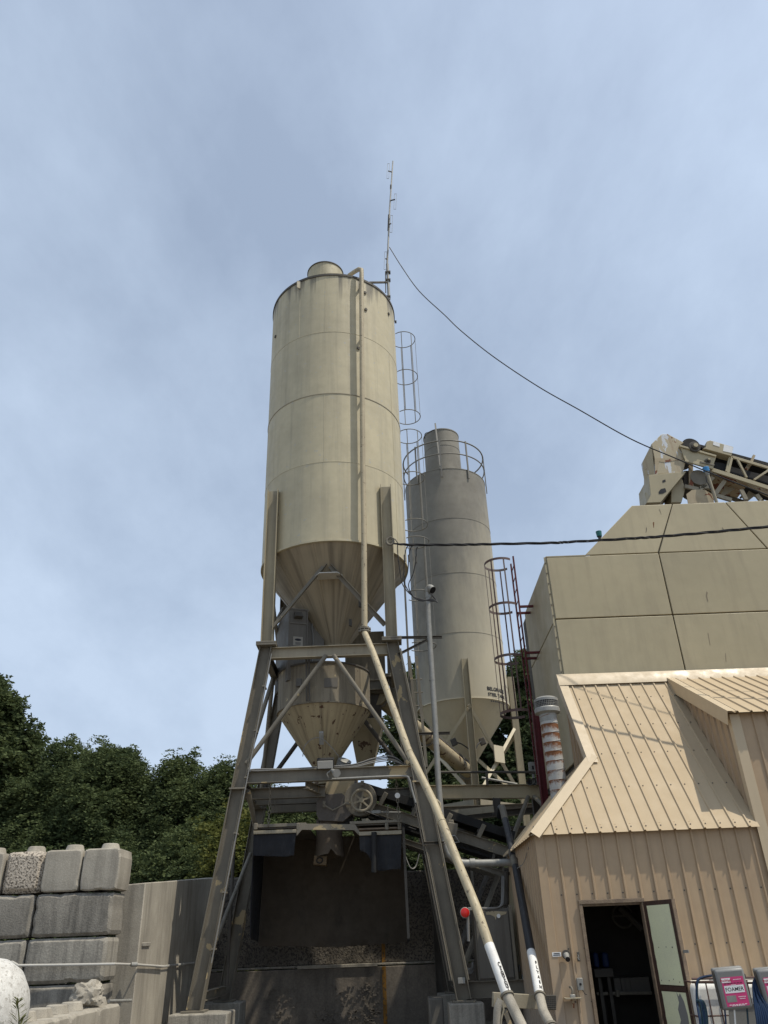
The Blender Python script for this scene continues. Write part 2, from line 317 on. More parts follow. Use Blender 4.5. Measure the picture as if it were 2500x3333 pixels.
m_plate = mat('grey_dust_cabinet', (.125, .115, .098), (.17, .155, .13), vary=.7, streak=(.07, .062, .052), streak_amt=.6, patch=(.30, .25, .165), patch_at=.73, patch_scale=5, rough=.7)

def grey_silo_mat():
    """cream paint under a coat of grey fly-ash dust that has washed off lower down"""
    M_ = mat('ash_coated_silo', (.235, .218, .178), (.175, .162, .135), vary=.8, scale=1.2, streak=(.22, .205, .165), streak_amt=.45, streak_lo=.5, rough=.7, bump=.05, grain=.08, streak_scale=(3, 3, .15))
    t = M_.node_tree; bs = t.nodes['Principled BSDF']; K = t.links.new
    src = bs.inputs['Base Color'].links[0].from_socket
    geo = t.nodes.new('ShaderNodeNewGeometry'); sp = t.nodes.new('ShaderNodeSeparateXYZ'); K(geo.outputs['Position'], sp.inputs[0])
    mp = t.nodes.new('ShaderNodeMapping'); mp.inputs['Scale'].default_value = (1.6, 1.6, .35); K(geo.outputs['Position'], mp.inputs['Vector'])
    n = t.nodes.new('ShaderNodeTexNoise'); n.inputs['Scale'].default_value = 1.3; n.inputs['Detail'].default_value = 7; n.inputs['Roughness'].default_value = .65; K(mp.outputs[0], n.inputs['Vector'])
    a = t.nodes.new('ShaderNodeMath'); a.operation = 'MULTIPLY_ADD'; a.inputs[1].default_value = 6.5; K(n.outputs[0], a.inputs[0]); K(sp.outputs['Z'], a.inputs[2])
    b = t.nodes.new('ShaderNodeMath'); b.operation = 'MULTIPLY_ADD'; b.inputs[1].default_value = -2.1; K(sp.outputs['X'], b.inputs[0]); K(a.outputs[0], b.inputs[2])
    r = t.nodes.new('ShaderNodeMapRange'); r.inputs['From Min'].default_value = 6.2; r.inputs['From Max'].default_value = 11.0; r.inputs['To Min'].default_value = 1; r.inputs['To Max'].default_value = 0; K(b.outputs[0], r.inputs['Value'])
    x = t.nodes.new('ShaderNodeMixRGB'); x.inputs['Color2'].default_value = (.46, .41, .30, 1); K(r.outputs[0], x.inputs['Fac']); K(src, x.inputs['Color1']); K(x.outputs[0], bs.inputs['Base Color'])
    return M_
m_ash = grey_silo_mat()
def seam_rust():
    # rust bleeding down from each duct seam
    t = m_rustgalv.node_tree; bs = t.nodes['Principled BSDF']; K = t.links.new; src = bs.inputs['Base Color'].links[0].from_socket
    def mm(op, a, b, c=None):
        n = t.nodes.new('ShaderNodeMath'); n.operation = op
        for k, x in enumerate((a, b, c)):
            if x is None: continue
            if isinstance(x, (int, float)): n.inputs[k].default_value = x
            else: K(x, n.inputs[k])
        return n.outputs[0]
    geo = t.nodes.new('ShaderNodeNewGeometry'); sp = t.nodes.new('ShaderNodeSeparateXYZ'); K(geo.outputs['Position'], sp.inputs[0])
    def nz_(sc, det): n = t.nodes.new('ShaderNodeTexNoise'); n.inputs['Scale'].default_value = sc; n.inputs['Detail'].default_value = det; K(geo.outputs['Position'], n.inputs['Vector']); return n.outputs[0]
    fr = mm('FRACT', mm('MULTIPLY', mm('SUBTRACT', sp.outputs['Z'], 2.95), 1 / .165), 0)
    big = nz_(1.7, 2); fine = nz_(26, 5)
    v = mm('ADD', mm('MULTIPLY', fr, .75), mm('ADD', mm('MULTIPLY', big, 1.9), mm('MULTIPLY', fine, .8)))
    r = t.nodes.new('ShaderNodeMapRange'); r.inputs['From Min'].default_value = 1.72; r.inputs['From Max'].default_value = 2.1; K(v, r.inputs['Value'])
    x = t.nodes.new('ShaderNodeMixRGB'); x.inputs['Color2'].default_value = (.17, .068, .026, 1); K(r.outputs[0], x.inputs['Fac']); K(src, x.inputs['Color1']); K(x.outputs[0], bs.inputs['Base Color'])
seam_rust()
m_cream = mat('cream_cone', (.60, .53, .38), (.52, .46, .33), vary=.5, streak=(.36, .31, .22), streak_amt=.25, rough=.6, bump=.03, grain=.05)
def silo_top_stain():
    t = m_silo.node_tree; bs = t.nodes['Principled BSDF']; K = t.links.new; src = bs.inputs['Base Color'].links[0].from_socket
    geo = t.nodes.new('ShaderNodeNewGeometry'); sp = t.nodes.new('ShaderNodeSeparateXYZ'); K(geo.outputs['Position'], sp.inputs[0])
    mp = t.nodes.new('ShaderNodeMapping'); mp.inputs['Scale'].default_value = (3.2, 3.2, .12); K(geo.outputs['Position'], mp.inputs['Vector'])
    n = t.nodes.new('ShaderNodeTexNoise'); n.inputs['Scale'].default_value = 1.5; n.inputs['Detail'].default_value = 6; K(mp.outputs[0], n.inputs['Vector'])
    a = t.nodes.new('ShaderNodeMath'); a.operation = 'MULTIPLY_ADD'; a.inputs[1].default_value = 4.2; K(n.outputs[0], a.inputs[0]); K(sp.outputs['Z'], a.inputs[2])
    r = t.nodes.new('ShaderNodeMapRange'); r.inputs['From Min'].default_value = 19.15; r.inputs['From Max'].default_value = 19.75; r.inputs['To Max'].default_value = .82; K(a.outputs[0], r.inputs['Value'])
    x = t.nodes.new('ShaderNodeMixRGB'); x.inputs['Color2'].default_value = (.12, .11, .09, 1); K(r.outputs[0], x.inputs['Fac']); K(src, x.inputs['Color1']); K(x.outputs[0], bs.inputs['Base Color'])
silo_top_stain()
def leaf_mat(name, a, b):
    M_ = bpy.data.materials.new(name); M_.use_nodes = True; t = M_.node_tree; K = t.links.new; t.nodes.clear()
    o = t.nodes.new('ShaderNodeOutputMaterial'); g = t.nodes.new('ShaderNodeNewGeometry'); r = t.nodes.new('ShaderNodeMixRGB'); r.inputs[1].default_value = (*a, 1); r.inputs[2].default_value = (*b, 1)
    n = t.nodes.new('ShaderNodeTexNoise'); n.inputs['Scale'].default_value = .5; K(g.outputs['Position'], n.inputs['Vector'])
    ad = t.nodes.new('ShaderNodeMath'); ad.operation = 'MULTIPLY_ADD'; ad.inputs[1].default_value = .45; K(g.outputs['Random Per Island'], ad.inputs[0])
    s2 = t.nodes.new('ShaderNodeMath'); s2.operation = 'MULTIPLY_ADD'; s2.inputs[1].default_value = 1.6; s2.inputs[2].default_value = -.5; K(n.outputs[0], s2.inputs[0]); K(s2.outputs[0], ad.inputs[2])
    K(ad.outputs[0], r.inputs[0])
    d = t.nodes.new('ShaderNodeBsdfPrincipled'); d.inputs['Roughness'].default_value = .75; d.inputs['Specular IOR Level'].default_value = .15; K(r.outputs[0], d.inputs['Base Color'])
    tr = t.nodes.new('ShaderNodeBsdfTranslucent'); K(r.outputs[0], tr.inputs['Color']); mx = t.nodes.new('ShaderNodeMixShader'); mx.inputs[0].default_value = .3
    K(d.outputs[0], mx.inputs[1]); K(tr.outputs[0], mx.inputs[2]); K(mx.outputs[0], o.inputs[0]); return M_
m_leafA = leaf_mat('dark_oak_leaf', (.04, .058, .027), (.11, .138, .055))
m_leafB = leaf_mat('locust_leaf', (.044, .064, .029), (.115, .143, .056))
m_leafC = leaf_mat('yellow_green_leaf', (.07, .09, .026), (.145, .145, .036))
m_leafD = leaf_mat('weed_leaf', (.10, .12, .04), (.16, .16, .07))
m_bark = mat('grey_bark', (.085, .07, .055), (.05, .042, .035), rough=.9, bump=.6, bscale=14)

# ================================================================== SETTING
g = MB(); g.add([(-600, -300, 0), (600, -300, 0), (600, 900, 0), (-600, 900, 0)], [(0, 1, 2, 3)])
o = solo('ground', g, m_ground, None, None, kind='structure'); o['label'] = 'dusty grey concrete yard'

# bay walls behind and beside the loading tower -------------------------------
bw = thing('bay_wall', 'long dark concrete retaining wall behind the loading tower', 'wall', (-1, 19.6, 0))
part('upper_wall', MB().box(-4.198, 4.4, 19.55, 19.95, 1.12, 2.92), m_agg if False else mat('rough_dark_bay_wall', (.20, .175, .14), (.10, .088, .072), vary=.9, scale=1.4, spots=(.05, .045, .04), spots_at=.52, spots_scale=26, rough=.9, bump=1.0, bscale=22, grain=.3), bw, .02)
part('ledge', MB().box(-4.198, 4.4, 19.45, 19.545, 1.08, 1.12), m_conc, bw, .008)
part('sunlit_strip', MB().box(-2.25, -.52, 19.36, 19.445, 1.062, 1.125), m_conc2, bw, .006)  # paler strip: sunlight on the ledge top put into its colour
part('lower_wall', MB().box(-4.198, 4.4, 19.4, 19.95, -.02, 1.056), m_concdk, bw, .01)
part('painted_stripe', MB().box(-.42, -.34, 19.375, 19.398, .02, 1.055), m_yel, bw, label='faded yellow painted stripe')
part('painted_stripe', MB().box(-.42, -.345, 19.535, 19.548, 1.125, 2.2), m_yel, bw, label='faded yellow painted stripe')
part('joint_strip', MB().box(1.66, 1.72, 19.53, 19.548, 1.13, 2.9).box(.98, 1.02, 19.535, 19.548, 1.13, 2.9), m_conc, bw)
# chunks of spilled concrete stuck to the lower wall
rnd = random.Random(5); sp = MB()
for (x0, x1, z0, z1, n) in ((-2.9, -2.3, .05, .75, 60), (-1.9, -.9, .1, .75, 60), (-1.9, -.7, -.02, .3, 90), (-.9, -.45, .2, .85, 36), (-.75, -.5, 0, .3, 30)):
    for _ in range(n):
        x = rnd.uniform(x0, x1); z = rnd.uniform(z0, z1); s = rnd.uniform(.006, .026)
        sp.obox((x, 19.395, z), V((s * rnd.uniform(.8, 1.8), 0, rnd.uniform(-.3, .3) * s)), V((0, .02, 0)), V((rnd.uniform(-.3, .3) * s, 0, s * .7)))
p = part('spilled_concrete', sp, m_concdk, bw); p['kind'] = 'stuff'

ww = thing('wing_wall', 'pale concrete wing wall with sunlit end beside the block stack', 'wall', (-4.1, 15, 0))
WV = [(-4.62, 14.2, 0), (-4.2, 14.2, 0), (-4.2, 20.4, 0), (-4.62, 20.4, 0), (-4.60, 14.2, 2.50), (-4.2, 14.2, 2.52), (-4.2, 20.4, 3.0), (-4.60, 20.4, 3.0)]
part('wall_body', MB().add(WV, [(0, 1, 5, 4), (1, 2, 6, 5), (2, 3, 7, 6), (3, 0, 4, 7), (4, 5, 6, 7)]), m_conc2, ww, .015)
part('form_tie', MB().obox((-4.19, 14.55, 1.62), (.012, 0, 0), (0, .22, 0), (0, 0, .03)), m_conc, ww, .01)

# ================================================================== BLOCKS
def block_mesh(name, L_, Hh, Dp, matl, ch=.025, seed=0):
    """cast block lying along x, chamfered and chipped edges, front face at y=0"""
    b = MB(); r = random.Random(seed)
    n1, n2 = max(int(L_ / .07), 4), 9
    base = [(k / n1, 0) for k in range(n1)] + [(1, k / n2) for k in range(n2)] + [(1 - k / n1, 1) for k in range(n1)] + [(0, 1 - k / n2) for k in range(n2)]
    n = len(base); chip = [r.uniform(0, .003) + (r.uniform(.006, .016) if r.random() < .07 else 0) for _ in range(n)]; chip = [max(chip[k], .5 * chip[k - 1]) for k in range(n)]
    def ring(y, ins, ck):
        out = []
        for k, (a, c) in enumerate(base):
            q = ins + chip[k] * ck + r.uniform(0, .002); x = q + a * (L_ - 2 * q); z = q + c * (Hh - 2 * q)
            if a in (0, 1) and c in (0, 1): x += .015 * (1 - 2 * a); z += .015 * (1 - 2 * c)
            out.append((x, y + (chip[k] * ck * .7 if y < Dp / 2 else -chip[k] * ck * .7), z))
        return out
    R_ = ring(0, ch + .02, 0) + ring(0.001, ch, 1) + ring(ch, .003, 1) + ring(Dp - ch, .003, 1) + ring(Dp, ch, 0)
    b.add(R_, [(k * n + i, k * n + (i + 1) % n, (k + 1) * n + (i + 1) % n, (k + 1) * n + i) for k in range(4) for i in range(n)] + [tuple(range(n - 1, -1, -1)), tuple(range(4 * n, 5 * n))])
    return mesh(name, b, matl, sharp=13)
KN = MB().lathe((0, 0, 0), [(.155, 0), (.15, .01), (.125, .085), (.11, .095), (0, .097)], 16)
def block(loc, L_, Hh, Dp, matl, label, group, seed, knobs=(), rotz=0, ch=.022):
    t = thing('concrete_block', label, 'concrete block', loc, group)
    t.rotation_euler = (0, 0, rotz)
    c = bpy.data.objects.new('block_body', block_mesh('block_body', L_, Hh, Dp, matl, ch, seed)); COL.objects.link(c); c.parent = t
    for x, y in knobs:
        k = bpy.data.objects.new('knob', KNOB); COL.objects.link(k); k.parent = t; k.location = (x, y, Hh - .004)
    return t
KNOB = mesh('knob', KN, m_conc2)
GRP = 'stacked concrete blocks of the left wall'
zr = [2.365, 1.755, 1.145, .535, -.075]; gap = .012; YB = 13.2
XR = -4.33
m_blkdk = mat('dark_stained_concrete', (.285, .262, .22), (.175, .16, .135), vary=.9, scale=1.5, streak=(.075, .07, .06), streak_amt=.8, streak_lo=.46, spots=(.36, .33, .27), spots_at=.72, spots_scale=26, rough=.9, bump=.3, bscale=40, grain=.25, streak_scale=(3.2, 3.2, .45))
block((XR - .60, YB - .02, zr[0]), .60,   .61, .61, m_conc2, 'smooth pale block at the right end of the top row', GRP, 1, ((.30, .35),))
block((XR - 1.21, YB - .01, zr[0]), .595,   .61, .61, m_conc2, 'plain pale block in the top row, second from its right end', GRP, 2, ((.33, .35),))
block((XR - 1.83, YB, zr[0]), .605,   .61, .61, m_agg, 'pebbly exposed aggregate block in the top row', GRP, 3, ((.32, .35),), ch=.07)
block((XR - 2.45, YB - .01, zr[0]), .605,   .61, .61, m_conc2, 'top row block cut off by the left edge of the photo', GRP, 4, ((.3, .35),))
block((XR - 1.255, YB, zr[1]), 1.21, .60, .61, m_blkdk, 'long black streaked block in the second row, right end', GRP, 5, ch=.045)
block((XR - 2.49, YB, zr[1]), 1.22, .60, .61, m_blkdk, 'dark long block in the second row, beside the left photo edge', GRP, 6, ch=.045)
block((XR - 1.275, YB, zr[2]), 1.215, .60, .61, m_conc, 'grey long block behind the thin conduit, third row right end', GRP, 7, ch=.05)
block((XR - 2.51, YB, zr[2]), 1.22, .60, .61, m_conc, 'grey long block of the third row beside the left photo edge', GRP, 8, ch=.05)
block((XR - 1.285, YB, zr[3]), 1.22, .60, .61, m_blkdk, 'stained long block in the fourth row behind the broken rock', GRP, 9, ch=.045)
block((XR - 2.52, YB, zr[3]), 1.22, .60, .61, m_blkdk, 'long fourth row block hidden behind the white tank', GRP, 10, ch=.045)
for k, x in enumerate((XR - 1.285, XR - 2.52)): block((x, YB, zr[4]), 1.22, .60, .61, m_conc, ['bottom row block at the right end of the left wall', 'bottom row block at the left photo edge'][k], GRP, 11 + k)
# foreground row of studded blocks running away from the camera
GF = 'low row of studded blocks in front of the left wall'
for k, (y0, y1, lab) in enumerate(((8.85, 10.05, 'nearest studded block at the bottom left corner'), (10.06, 11.0, 'studded block in the low row, second from the camera'), (11.02, 12.05, 'studded block in the low row just before the last one'), (12.07, 12.98, 'farthest studded block in the low row, carrying the broken rock'))):
    l = y1 - y0
    block((-3.97 + k * -.01, y0, .285), l, .61, .61, m_conc2, lab, GF, 20 + k, ((l * .27, .3), (l * .76, .3)), rotz=R(90), ch=.03)
    block((-3.97 + k * -.01, y0, -.33), l, .61, .61, m_conc2, lab.replace('studded', 'lower').replace(', carrying the broken rock', ''), GF, 30 + k, (), rotz=R(90), ch=.03)
def rock(name, c, r, seed, matl, label, sz=(1, 1, 1)):
    import bmesh
    bm = bmesh.new(); bmesh.ops.create_icosphere(bm, subdivisions=4, radius=1); rr = random.Random(seed)
    from mathutils import noise as NZ
    b = MB(); idx = {}
    for i, v_ in enumerate(bm.verts):
        d = v_.co.normalized(); q = 1 + .38 * NZ.noise(d * 1.5 + V((seed, 0, 0))) + .2 * NZ.noise(d * 4.3) + .09 * NZ.noise(d * 11) - .12 * max(0, d.z - .5)
        b.v.append((c[0] + d.x * r * q * sz[0], c[1] + d.y * r * q * sz[1], c[2] + d.z * r * q * sz[2])); idx[v_.index] = i
    b.f = [tuple(v_.index for v_ in f.verts) for f in bm.faces]; bm.free()
    return solo(name, b, matl, label, 'rock', sharp=35)
rock('broken_rock', (-4.28, 12.3, 1.03), .2, 3, m_conc2, 'broken rough lump of concrete lying on the studded blocks', (1.15, 1, .85))

# white tank at the bottom left
tk = thing('white_tank', 'white rounded tank at the bottom left corner', 'tank', (-3.7, 8.1, 0))
MX = Matrix(((0, 0, 1), (1, 0, 0), (0, 1, 0)))
tc_ = at('L', -75, 720, 8.1)
prof = [(0, .40), (.12, .395), (.25, .36), (.36, .28), (.43, .16), (.455, 0), (.455, -.02), (.462, -.03), (.455, -.04), (.455, -2.2), (.3, -2.45), (0, -2.55)]
part('shell', MB().lathe((tc_.x - .12, 8.1, tc_.z), prof, 48, M=MX), m_tank, tk)
for x in (-4.3, -5.6): part('saddle', MB().box(x, x + .12, 7.8, 8.4, 0, tc_.z - .34), m_galv, tk, .01)

# ================================================================== CEMENT SILO
SC = V((-1.245, 17.1, 0)); SR = 1.755; ZS = [9.37, 11.43, 13.43, 15.43, 17.45]
si = thing('cement_silo', 'tall tan cylindrical silo with cone bottom over the loading tower', 'silo', (SC.x, SC.y, 7.4))
for k in range(4):
    part('shell_ring', MB().lathe(SC, [(SR, ZS[k] + .006), (SR, ZS[k + 1] - .006)], 96), m_silo, si)
for k in range(1, 4):
    b = .018 if k == 2 else .008
    part('girth_seam', MB().lathe(SC, [(SR - .01, ZS[k] - b), (SR + b * .6, ZS[k] - b * .6), (SR + b * .6, ZS[k] + b * .6), (SR - .01, ZS[k] + b)], 96), m_steel2 if k == 2 else m_silo, si)
part('bottom_rim', MB().lathe(SC, [(SR - .03, 9.34), (SR + .018, 9.34), (SR + .018, 9.39), (SR - .01, 9.39)], 96), m_silo, si)
part('top_rim', MB().lathe(SC, [(SR - .06, 17.43), (SR + .02, 17.43), (SR + .02, 17.50), (SR - .06, 17.50)], 96), m_dark, si)
part('lid', MB().lathe(SC, [(SR - .02, 17.47), (.2, 17.75), (0, 17.76)], 64), m_silo, si)
part('cone', MB().lathe(SC, [(SR - .015, 9.36), (.32, 7.5), (.30, 7.36)], 96), m_cone, si)
for k in range(10):
    a = 2 * math.pi * k / 10 - 1.78; e = V((math.cos(a), math.sin(a), 0))
    part('cone_seam', MB().tube([SC + e * (SR - .02) + V((0, 0, 9.35)), SC + e * .325 + V((0, 0, 7.5))], .007, 6), m_cone, si)
for (z0, z1, x) in ((15.44, 17.42, -1.34), (11.44, 13.42, -1.36), (15.44, 17.42, -2.05), (9.4, 15.4, .30)):
    y = SC.y - math.sqrt(SR ** 2 - (x - SC.x) ** 2); part('vertical_seam', MB().tube([(x, y, z0), (x, y, z1)], .006, 6), m_silo, si)
vc = V((-1.5, 17.1, 0))
v_ = part('vent_cap', MB().lathe(vc, [(.53, 17.5), (.53, 19.28), (.4, 19.31), (0, 19.33)], 48), m_vent, si)
part('cap_lip', MB().lathe(vc, [(.53, 19.262), (.552, 19.262), (.552, 19.29), (.53, 19.29)], 48), m_dark, v_)
for q in ((-2.05, 17.05), (-.95, 17.0)): part('lifting_lug', MB().box(q[0] - .03, q[0] + .03, q[1] - .02, q[1] + .02, 19.0, 19.12), m_silo, v_, .006)
for (kx, ky) in ((918, 1122), (925, 1252), (1100, 1285), (868, 1550), (232, 1460), (1155, 1345)):
    d = ray('A', kx, ky); o_ = V((0, 0, EYE)) - V((SC.x, SC.y, 0)); A_ = d.x**2 + d.y**2; B_ = 2 * (d.x * o_.x + d.y * o_.y); C_ = o_.x**2 + o_.y**2 - SR**2; q = B_ * B_ - 4 * A_ * C_
    t_ = (-B_ - math.sqrt(max(q, 0))) / (2 * A_); p_ = V((0, 0, EYE)) + d * t_; n_ = V((p_.x - SC.x, p_.y - SC.y, 0)).normalized()
    part('threaded_plug', MB().disc(p_ - n_ * .02, n_, .045, .05, 10), m_dark, si)
part('lifting_plate', MB().obox(V((-2.05, SC.y - math.sqrt(SR**2 - .805**2) - .012, 17.3)), V((.09, 0.05, 0)), V((0, .012, 0)), V((0, 0, .13))), m_silo, si, .008)
part('cone_bracket', MB().obox((-.62, 16.28, 8.2), (.03, .02, 0), (0, .03, 0), (0, 0, .08)).obox((-.85, 16.45, 7.82), (.03, .02, 0), (0, .03, 0), (0, 0, .08)), m_dark, si)

# ================================================================== LOADING TOWER
TX = -1.27
def half(z): return 1.33 + (7.15 - z) / 6.58 if z < 7.15 else 1.33
tw = thing('loading_tower', 'tan steel tower with splayed legs carrying the cement silo', 'steel tower', (TX, 17.1, .55))
YF, YR = 15.8, 18.4
for yy in (YF, YR):
    for s in (-1, 1):
        top = 10.95 if yy == YF else 10.6
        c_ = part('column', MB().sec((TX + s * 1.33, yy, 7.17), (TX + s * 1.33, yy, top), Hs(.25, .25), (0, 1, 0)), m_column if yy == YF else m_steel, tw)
        part('cap_plate', MB().box(TX + s * 1.33 - .21, TX + s * 1.33 + .21, yy - .19, yy + .19, 7.085, 7.125).box(TX + s * 1.33 - .21, TX + s * 1.33 + .21, yy - .19, yy + .19, 7.13, 7.17), m_steel, tw, .006)
        l_ = part('leg', MB().sec((TX + s * half(7.085), yy, 7.085), (TX + s * half(.6), yy, .6), Hs(.25, .25), (0, 1, 0)), m_steel, tw)
        z = 4.22; part('splice_plate', MB().obox((TX + s * half(z), yy, z), (.155, 0, s * -.0), (0, .15, 0), (0, 0, .014)), m_steel, l_)
        part('base_plate', MB().box(TX + s * half(.6) - .2, TX + s * half(.6) + .2, yy - .2, yy + .2, .575, .6), m_steel, l_)
def ibeam(p0, p1, h=.22, b=.14, mt=m_steel): return part('beam', MB().sec(p0, p1, Is(h, b)), mt, tw)
for yy in (YF, YR):
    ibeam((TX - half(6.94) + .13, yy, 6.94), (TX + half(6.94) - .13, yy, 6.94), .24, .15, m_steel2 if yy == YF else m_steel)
    ibeam((TX - half(4.43) + .13, yy, 4.43), (TX + half(4.43) - .13, yy, 4.43), .23, .15)
for s in (-1, 1):
    for z in (6.94, 4.3):
        ibeam((TX + s * half(z), YF + .13, z), (TX + s * half(z), YR - .13, z))
    ibeam((TX + s * half(.78), YF + .13, .78), (TX + s * half(.78), YR - .13, .78), .15, .1)
ibeam((TX - half(4.2) + .1, 16.6, 4.25), (-1.42, 16.6, 4.25), .22)
ibeam((TX - half(4.2) + .1, 17.35, 4.25), (-1.42, 17.35, 4.25), .22)
ibeam((TX - half(4.2) + .3, 18.1, 4.2), (-1.2, 18.1, 4.2), .24)
ibeam((-1.75, YF + .1, 4.28), (-1.35, 17.3, 4.28), .16, .1)
def brace(p0, p1, r=.047, mt=m_steel): return part('pipe_brace', MB().tube([p0, p1], r, 14), mt, tw)
brace(at('D', 725, 505, 15.74), at('D', 5, 1480, 15.74)); brace(at('D', 790, 505, 15.74), at('D', 1470, 1480, 15.74))
for s in (-1, 1):                                             # side bracing between front and rear legs
    brace((TX + s * half(6.8), 17.1, 6.8), (TX + s * half(4.5), YF + .15, 4.5)); brace((TX + s * half(6.8), 17.1, 6.8), (TX + s * half(4.5), YR - .15, 4.5))
    brace((TX + s * half(3.3), YR - .1, 3.3), (TX + s * half(1.2), YF + .1, 1.2), .04)
brace((TX - .1, YR, 6.8), (TX - half(4.5), YR, 4.6), .05, m_dark); brace((TX + .1, YR, 6.8), (TX + half(4.5), YR, 4.6), .05, m_dark)
brace((TX - half(4) + .2, YF + .1, 4.2), (TX - half(3.4) + .35, 16.9, 3.5), .05); 
part('pipe_post', MB().tube([at('G', 150, 640, 17.4), at('G', 90, 1800, 17.4)], .035, 10), m_dark, tw)
def angle(p0, p1, a=.09, mt=m_steel, upv=(0, -1, 0)): return part('angle_brace', MB().sec(p0, p1, Ls(a), upv), mt, tw)
angle(at('B', 628, 1160, 15.72), at('B', 215, 1655, 15.72)); angle(at('B', 660, 1160, 15.72), at('B', 1085, 1615, 15.72))
part('gusset', MB().obox(at('B', 645, 1190, 15.95), (.2, 0, 0), (0, .012, 0), (0, 0, .12)), m_steel2, tw)
gp = at('B', 643, 1255, 15.8)
part('apex_plate', MB().prism([(gp.x - .30, 15.72, gp.z), (gp.x - .2, 15.55, gp.z), (gp.x + .2, 15.55, gp.z), (gp.x + .30, 15.72, gp.z), (gp.x + .22, 16.1, gp.z + .0), (gp.x - .22, 16.1, gp.z)], (0, 0, .02)), m_pale, tw, label='pale six-sided plate below the brace apex')
for s in (-1, 1):
    angle((TX + s * 1.33, YF + .1, 9.0), (TX + s * 1.33, YR - .1, 7.3), .08); angle((TX + s * 1.33, YR - .1, 9.0), (TX + s * 1.33, YF + .1, 7.3), .08)
# thin conduits strapped to the right leg
for dx, mt in ((-.15, m_steel), (.14, m_steel), (-.19, m_dark)):
    part('conduit', MB().tube([(TX + half(z) + dx, YF - .15, z) for z in (6.9 if dx > 0 else 4.2, 3, 1.6, .9)], .014, 8), mt, tw)
part('conduit', MB().tube(bez([at('J8', 860, 160, 15.65), at('J8', 1250, 140, 15.65), at('J8', 1530, 132, 15.65), at('J8', 1580, 165, 15.65), at('J8', 1605, 260, 15.65), at('J8', 1640, 380, 15.65)], 6), .02, 8), m_galv, tw)
for z in (6.2, 5.3, 4.4, 3.4, 2.4, 1.5):
    part('strap', MB().box(TX - half(z) + .10, TX - half(z) + .16, YF - .15, YF + .1, z, z + .03), m_steel, tw)
part('conduit', MB().tube([(TX - half(z) + .16, YF - .14, z) for z in (6.9, 5, 3, 1.3)], .012, 8), m_greycab, tw)

GP = 'concrete piers under the tower legs'
def pier(x, y, w_, d, z, label, seed):
    b = MB().box(x - w_ / 2, x + w_ / 2, y - d / 2, y + d / 2, -.02, z); return solo('concrete_pier', b, m_conc, label, 'concrete pier', GP, .025)
pier(TX + half(.6) + .02, YF, .6, .6, .57, 'square concrete pier under the right front tower leg', 1)
pier(TX - half(.6) + .14, YF, 1.0, .75, .57, 'wide crumbling concrete pier under the left front tower leg', 2)
pier(TX - half(.6) - .02, YR, .8, .7, .57, 'dark concrete pier under the left rear tower leg', 3)
pier(TX + half(.6), YR, .7, .7, .57, 'shaded concrete pier under the right rear tower leg', 4)

# ================================================================== WEIGH HOPPER
WC = V((-1.49, 17.07, 0)); WR = 1.022
wh = thing('weigh_hopper', 'tan drum hopper with rusty cone hanging inside the tower', 'hopper', (WC.x, WC.y, 4.75))
part('drum', MB().lathe(WC, [(WR, 5.95), (WR, 6.80)], 72), m_drum, wh)
part('top_rim', MB().lathe(WC, [(WR - .03, 6.79), (WR + .018, 6.79), (WR + .018, 6.825), (WR - .03, 6.825)], 72), m_dark, wh)
part('lid', MB().lathe(WC, [(WR - .01, 6.81), (.3, 6.88), (0, 6.88)], 48), m_drum, wh)
part('waist_rim', MB().lathe(WC, [(WR - .02, 5.935), (WR + .014, 5.935), (WR + .014, 5.96), (WR - .02, 5.96)], 72), m_drum, wh)
part('cone', MB().lathe(WC, [(WR - .012, 5.945), (.23, 4.80), (.22, 4.45)], 72), m_hop, wh)
for a in (-2.05, -.95, -1.5, -2.7, -.4):
    e = V((math.cos(a), math.sin(a), 0)); part('cone_seam', MB().tube([WC + e * (WR - .014) + V((0, 0, 5.94)), WC + e * .24 + V((0, 0, 4.82))], .006, 6), m_hop, wh)
def on_cyl(k, x, y, C_, R_):
    d = ray(k, x, y); o_ = V((-C_.x, -C_.y, EYE)); A_ = d.x**2 + d.y**2; B_ = 2 * (d.x * o_.x + d.y * o_.y); q = B_ * B_ - 4 * A_ * (o_.x**2 + o_.y**2 - R_**2)
    return V((0, 0, EYE)) + d * ((-B_ - math.sqrt(max(q, 0))) / (2 * A_))
pp = [on_cyl('N', x, y, WC, WR + .004) for x, y in ((583, 758), (655, 752), (728, 748), (728, 850), (655, 852), (583, 856))]
part('patch_plate', MB().prism(pp, (0, -.012, 0)), m_plate, wh)
part('drum_seam', MB().tube([on_cyl('N', 542, y, WC, WR + .002) for y in (640, 1010)], .006, 6), m_drum, wh)
for x in (388, 418): part('load_rod', MB().tube([at('N', x, 530, 15.95), at('N', x + 5, 1000, 15.95)], .018, 8), m_dark, wh)
part('load_cell', MB().box(-1.98, -1.86, 15.9, 16.0, 6.25, 6.42), m_dark, wh, .01)
bp = at('N', 552, 1400, 16.38); part('sensor_bracket', MB().obox(bp, (.045, 0, 0), (0, .01, .02), (0, -.05, .11)), m_galv, wh)
part('sensor_cable', MB().tube(bez([at('N', 350, 1600, 16.4), at('N', 370, 1490, 16.3), at('N', 450, 1412, 16.3), at('N', 550, 1405, 16.3), at('N', 650, 1490, 16.35), at('N', 740, 1600, 16.4)], 8), .008, 6), m_greycab, wh)
part('cone_handle', MB().tube([at('N', 543, 1140, 16.2), at('N', 545, 1290, 16.3)], .012, 6), m_hop, wh)

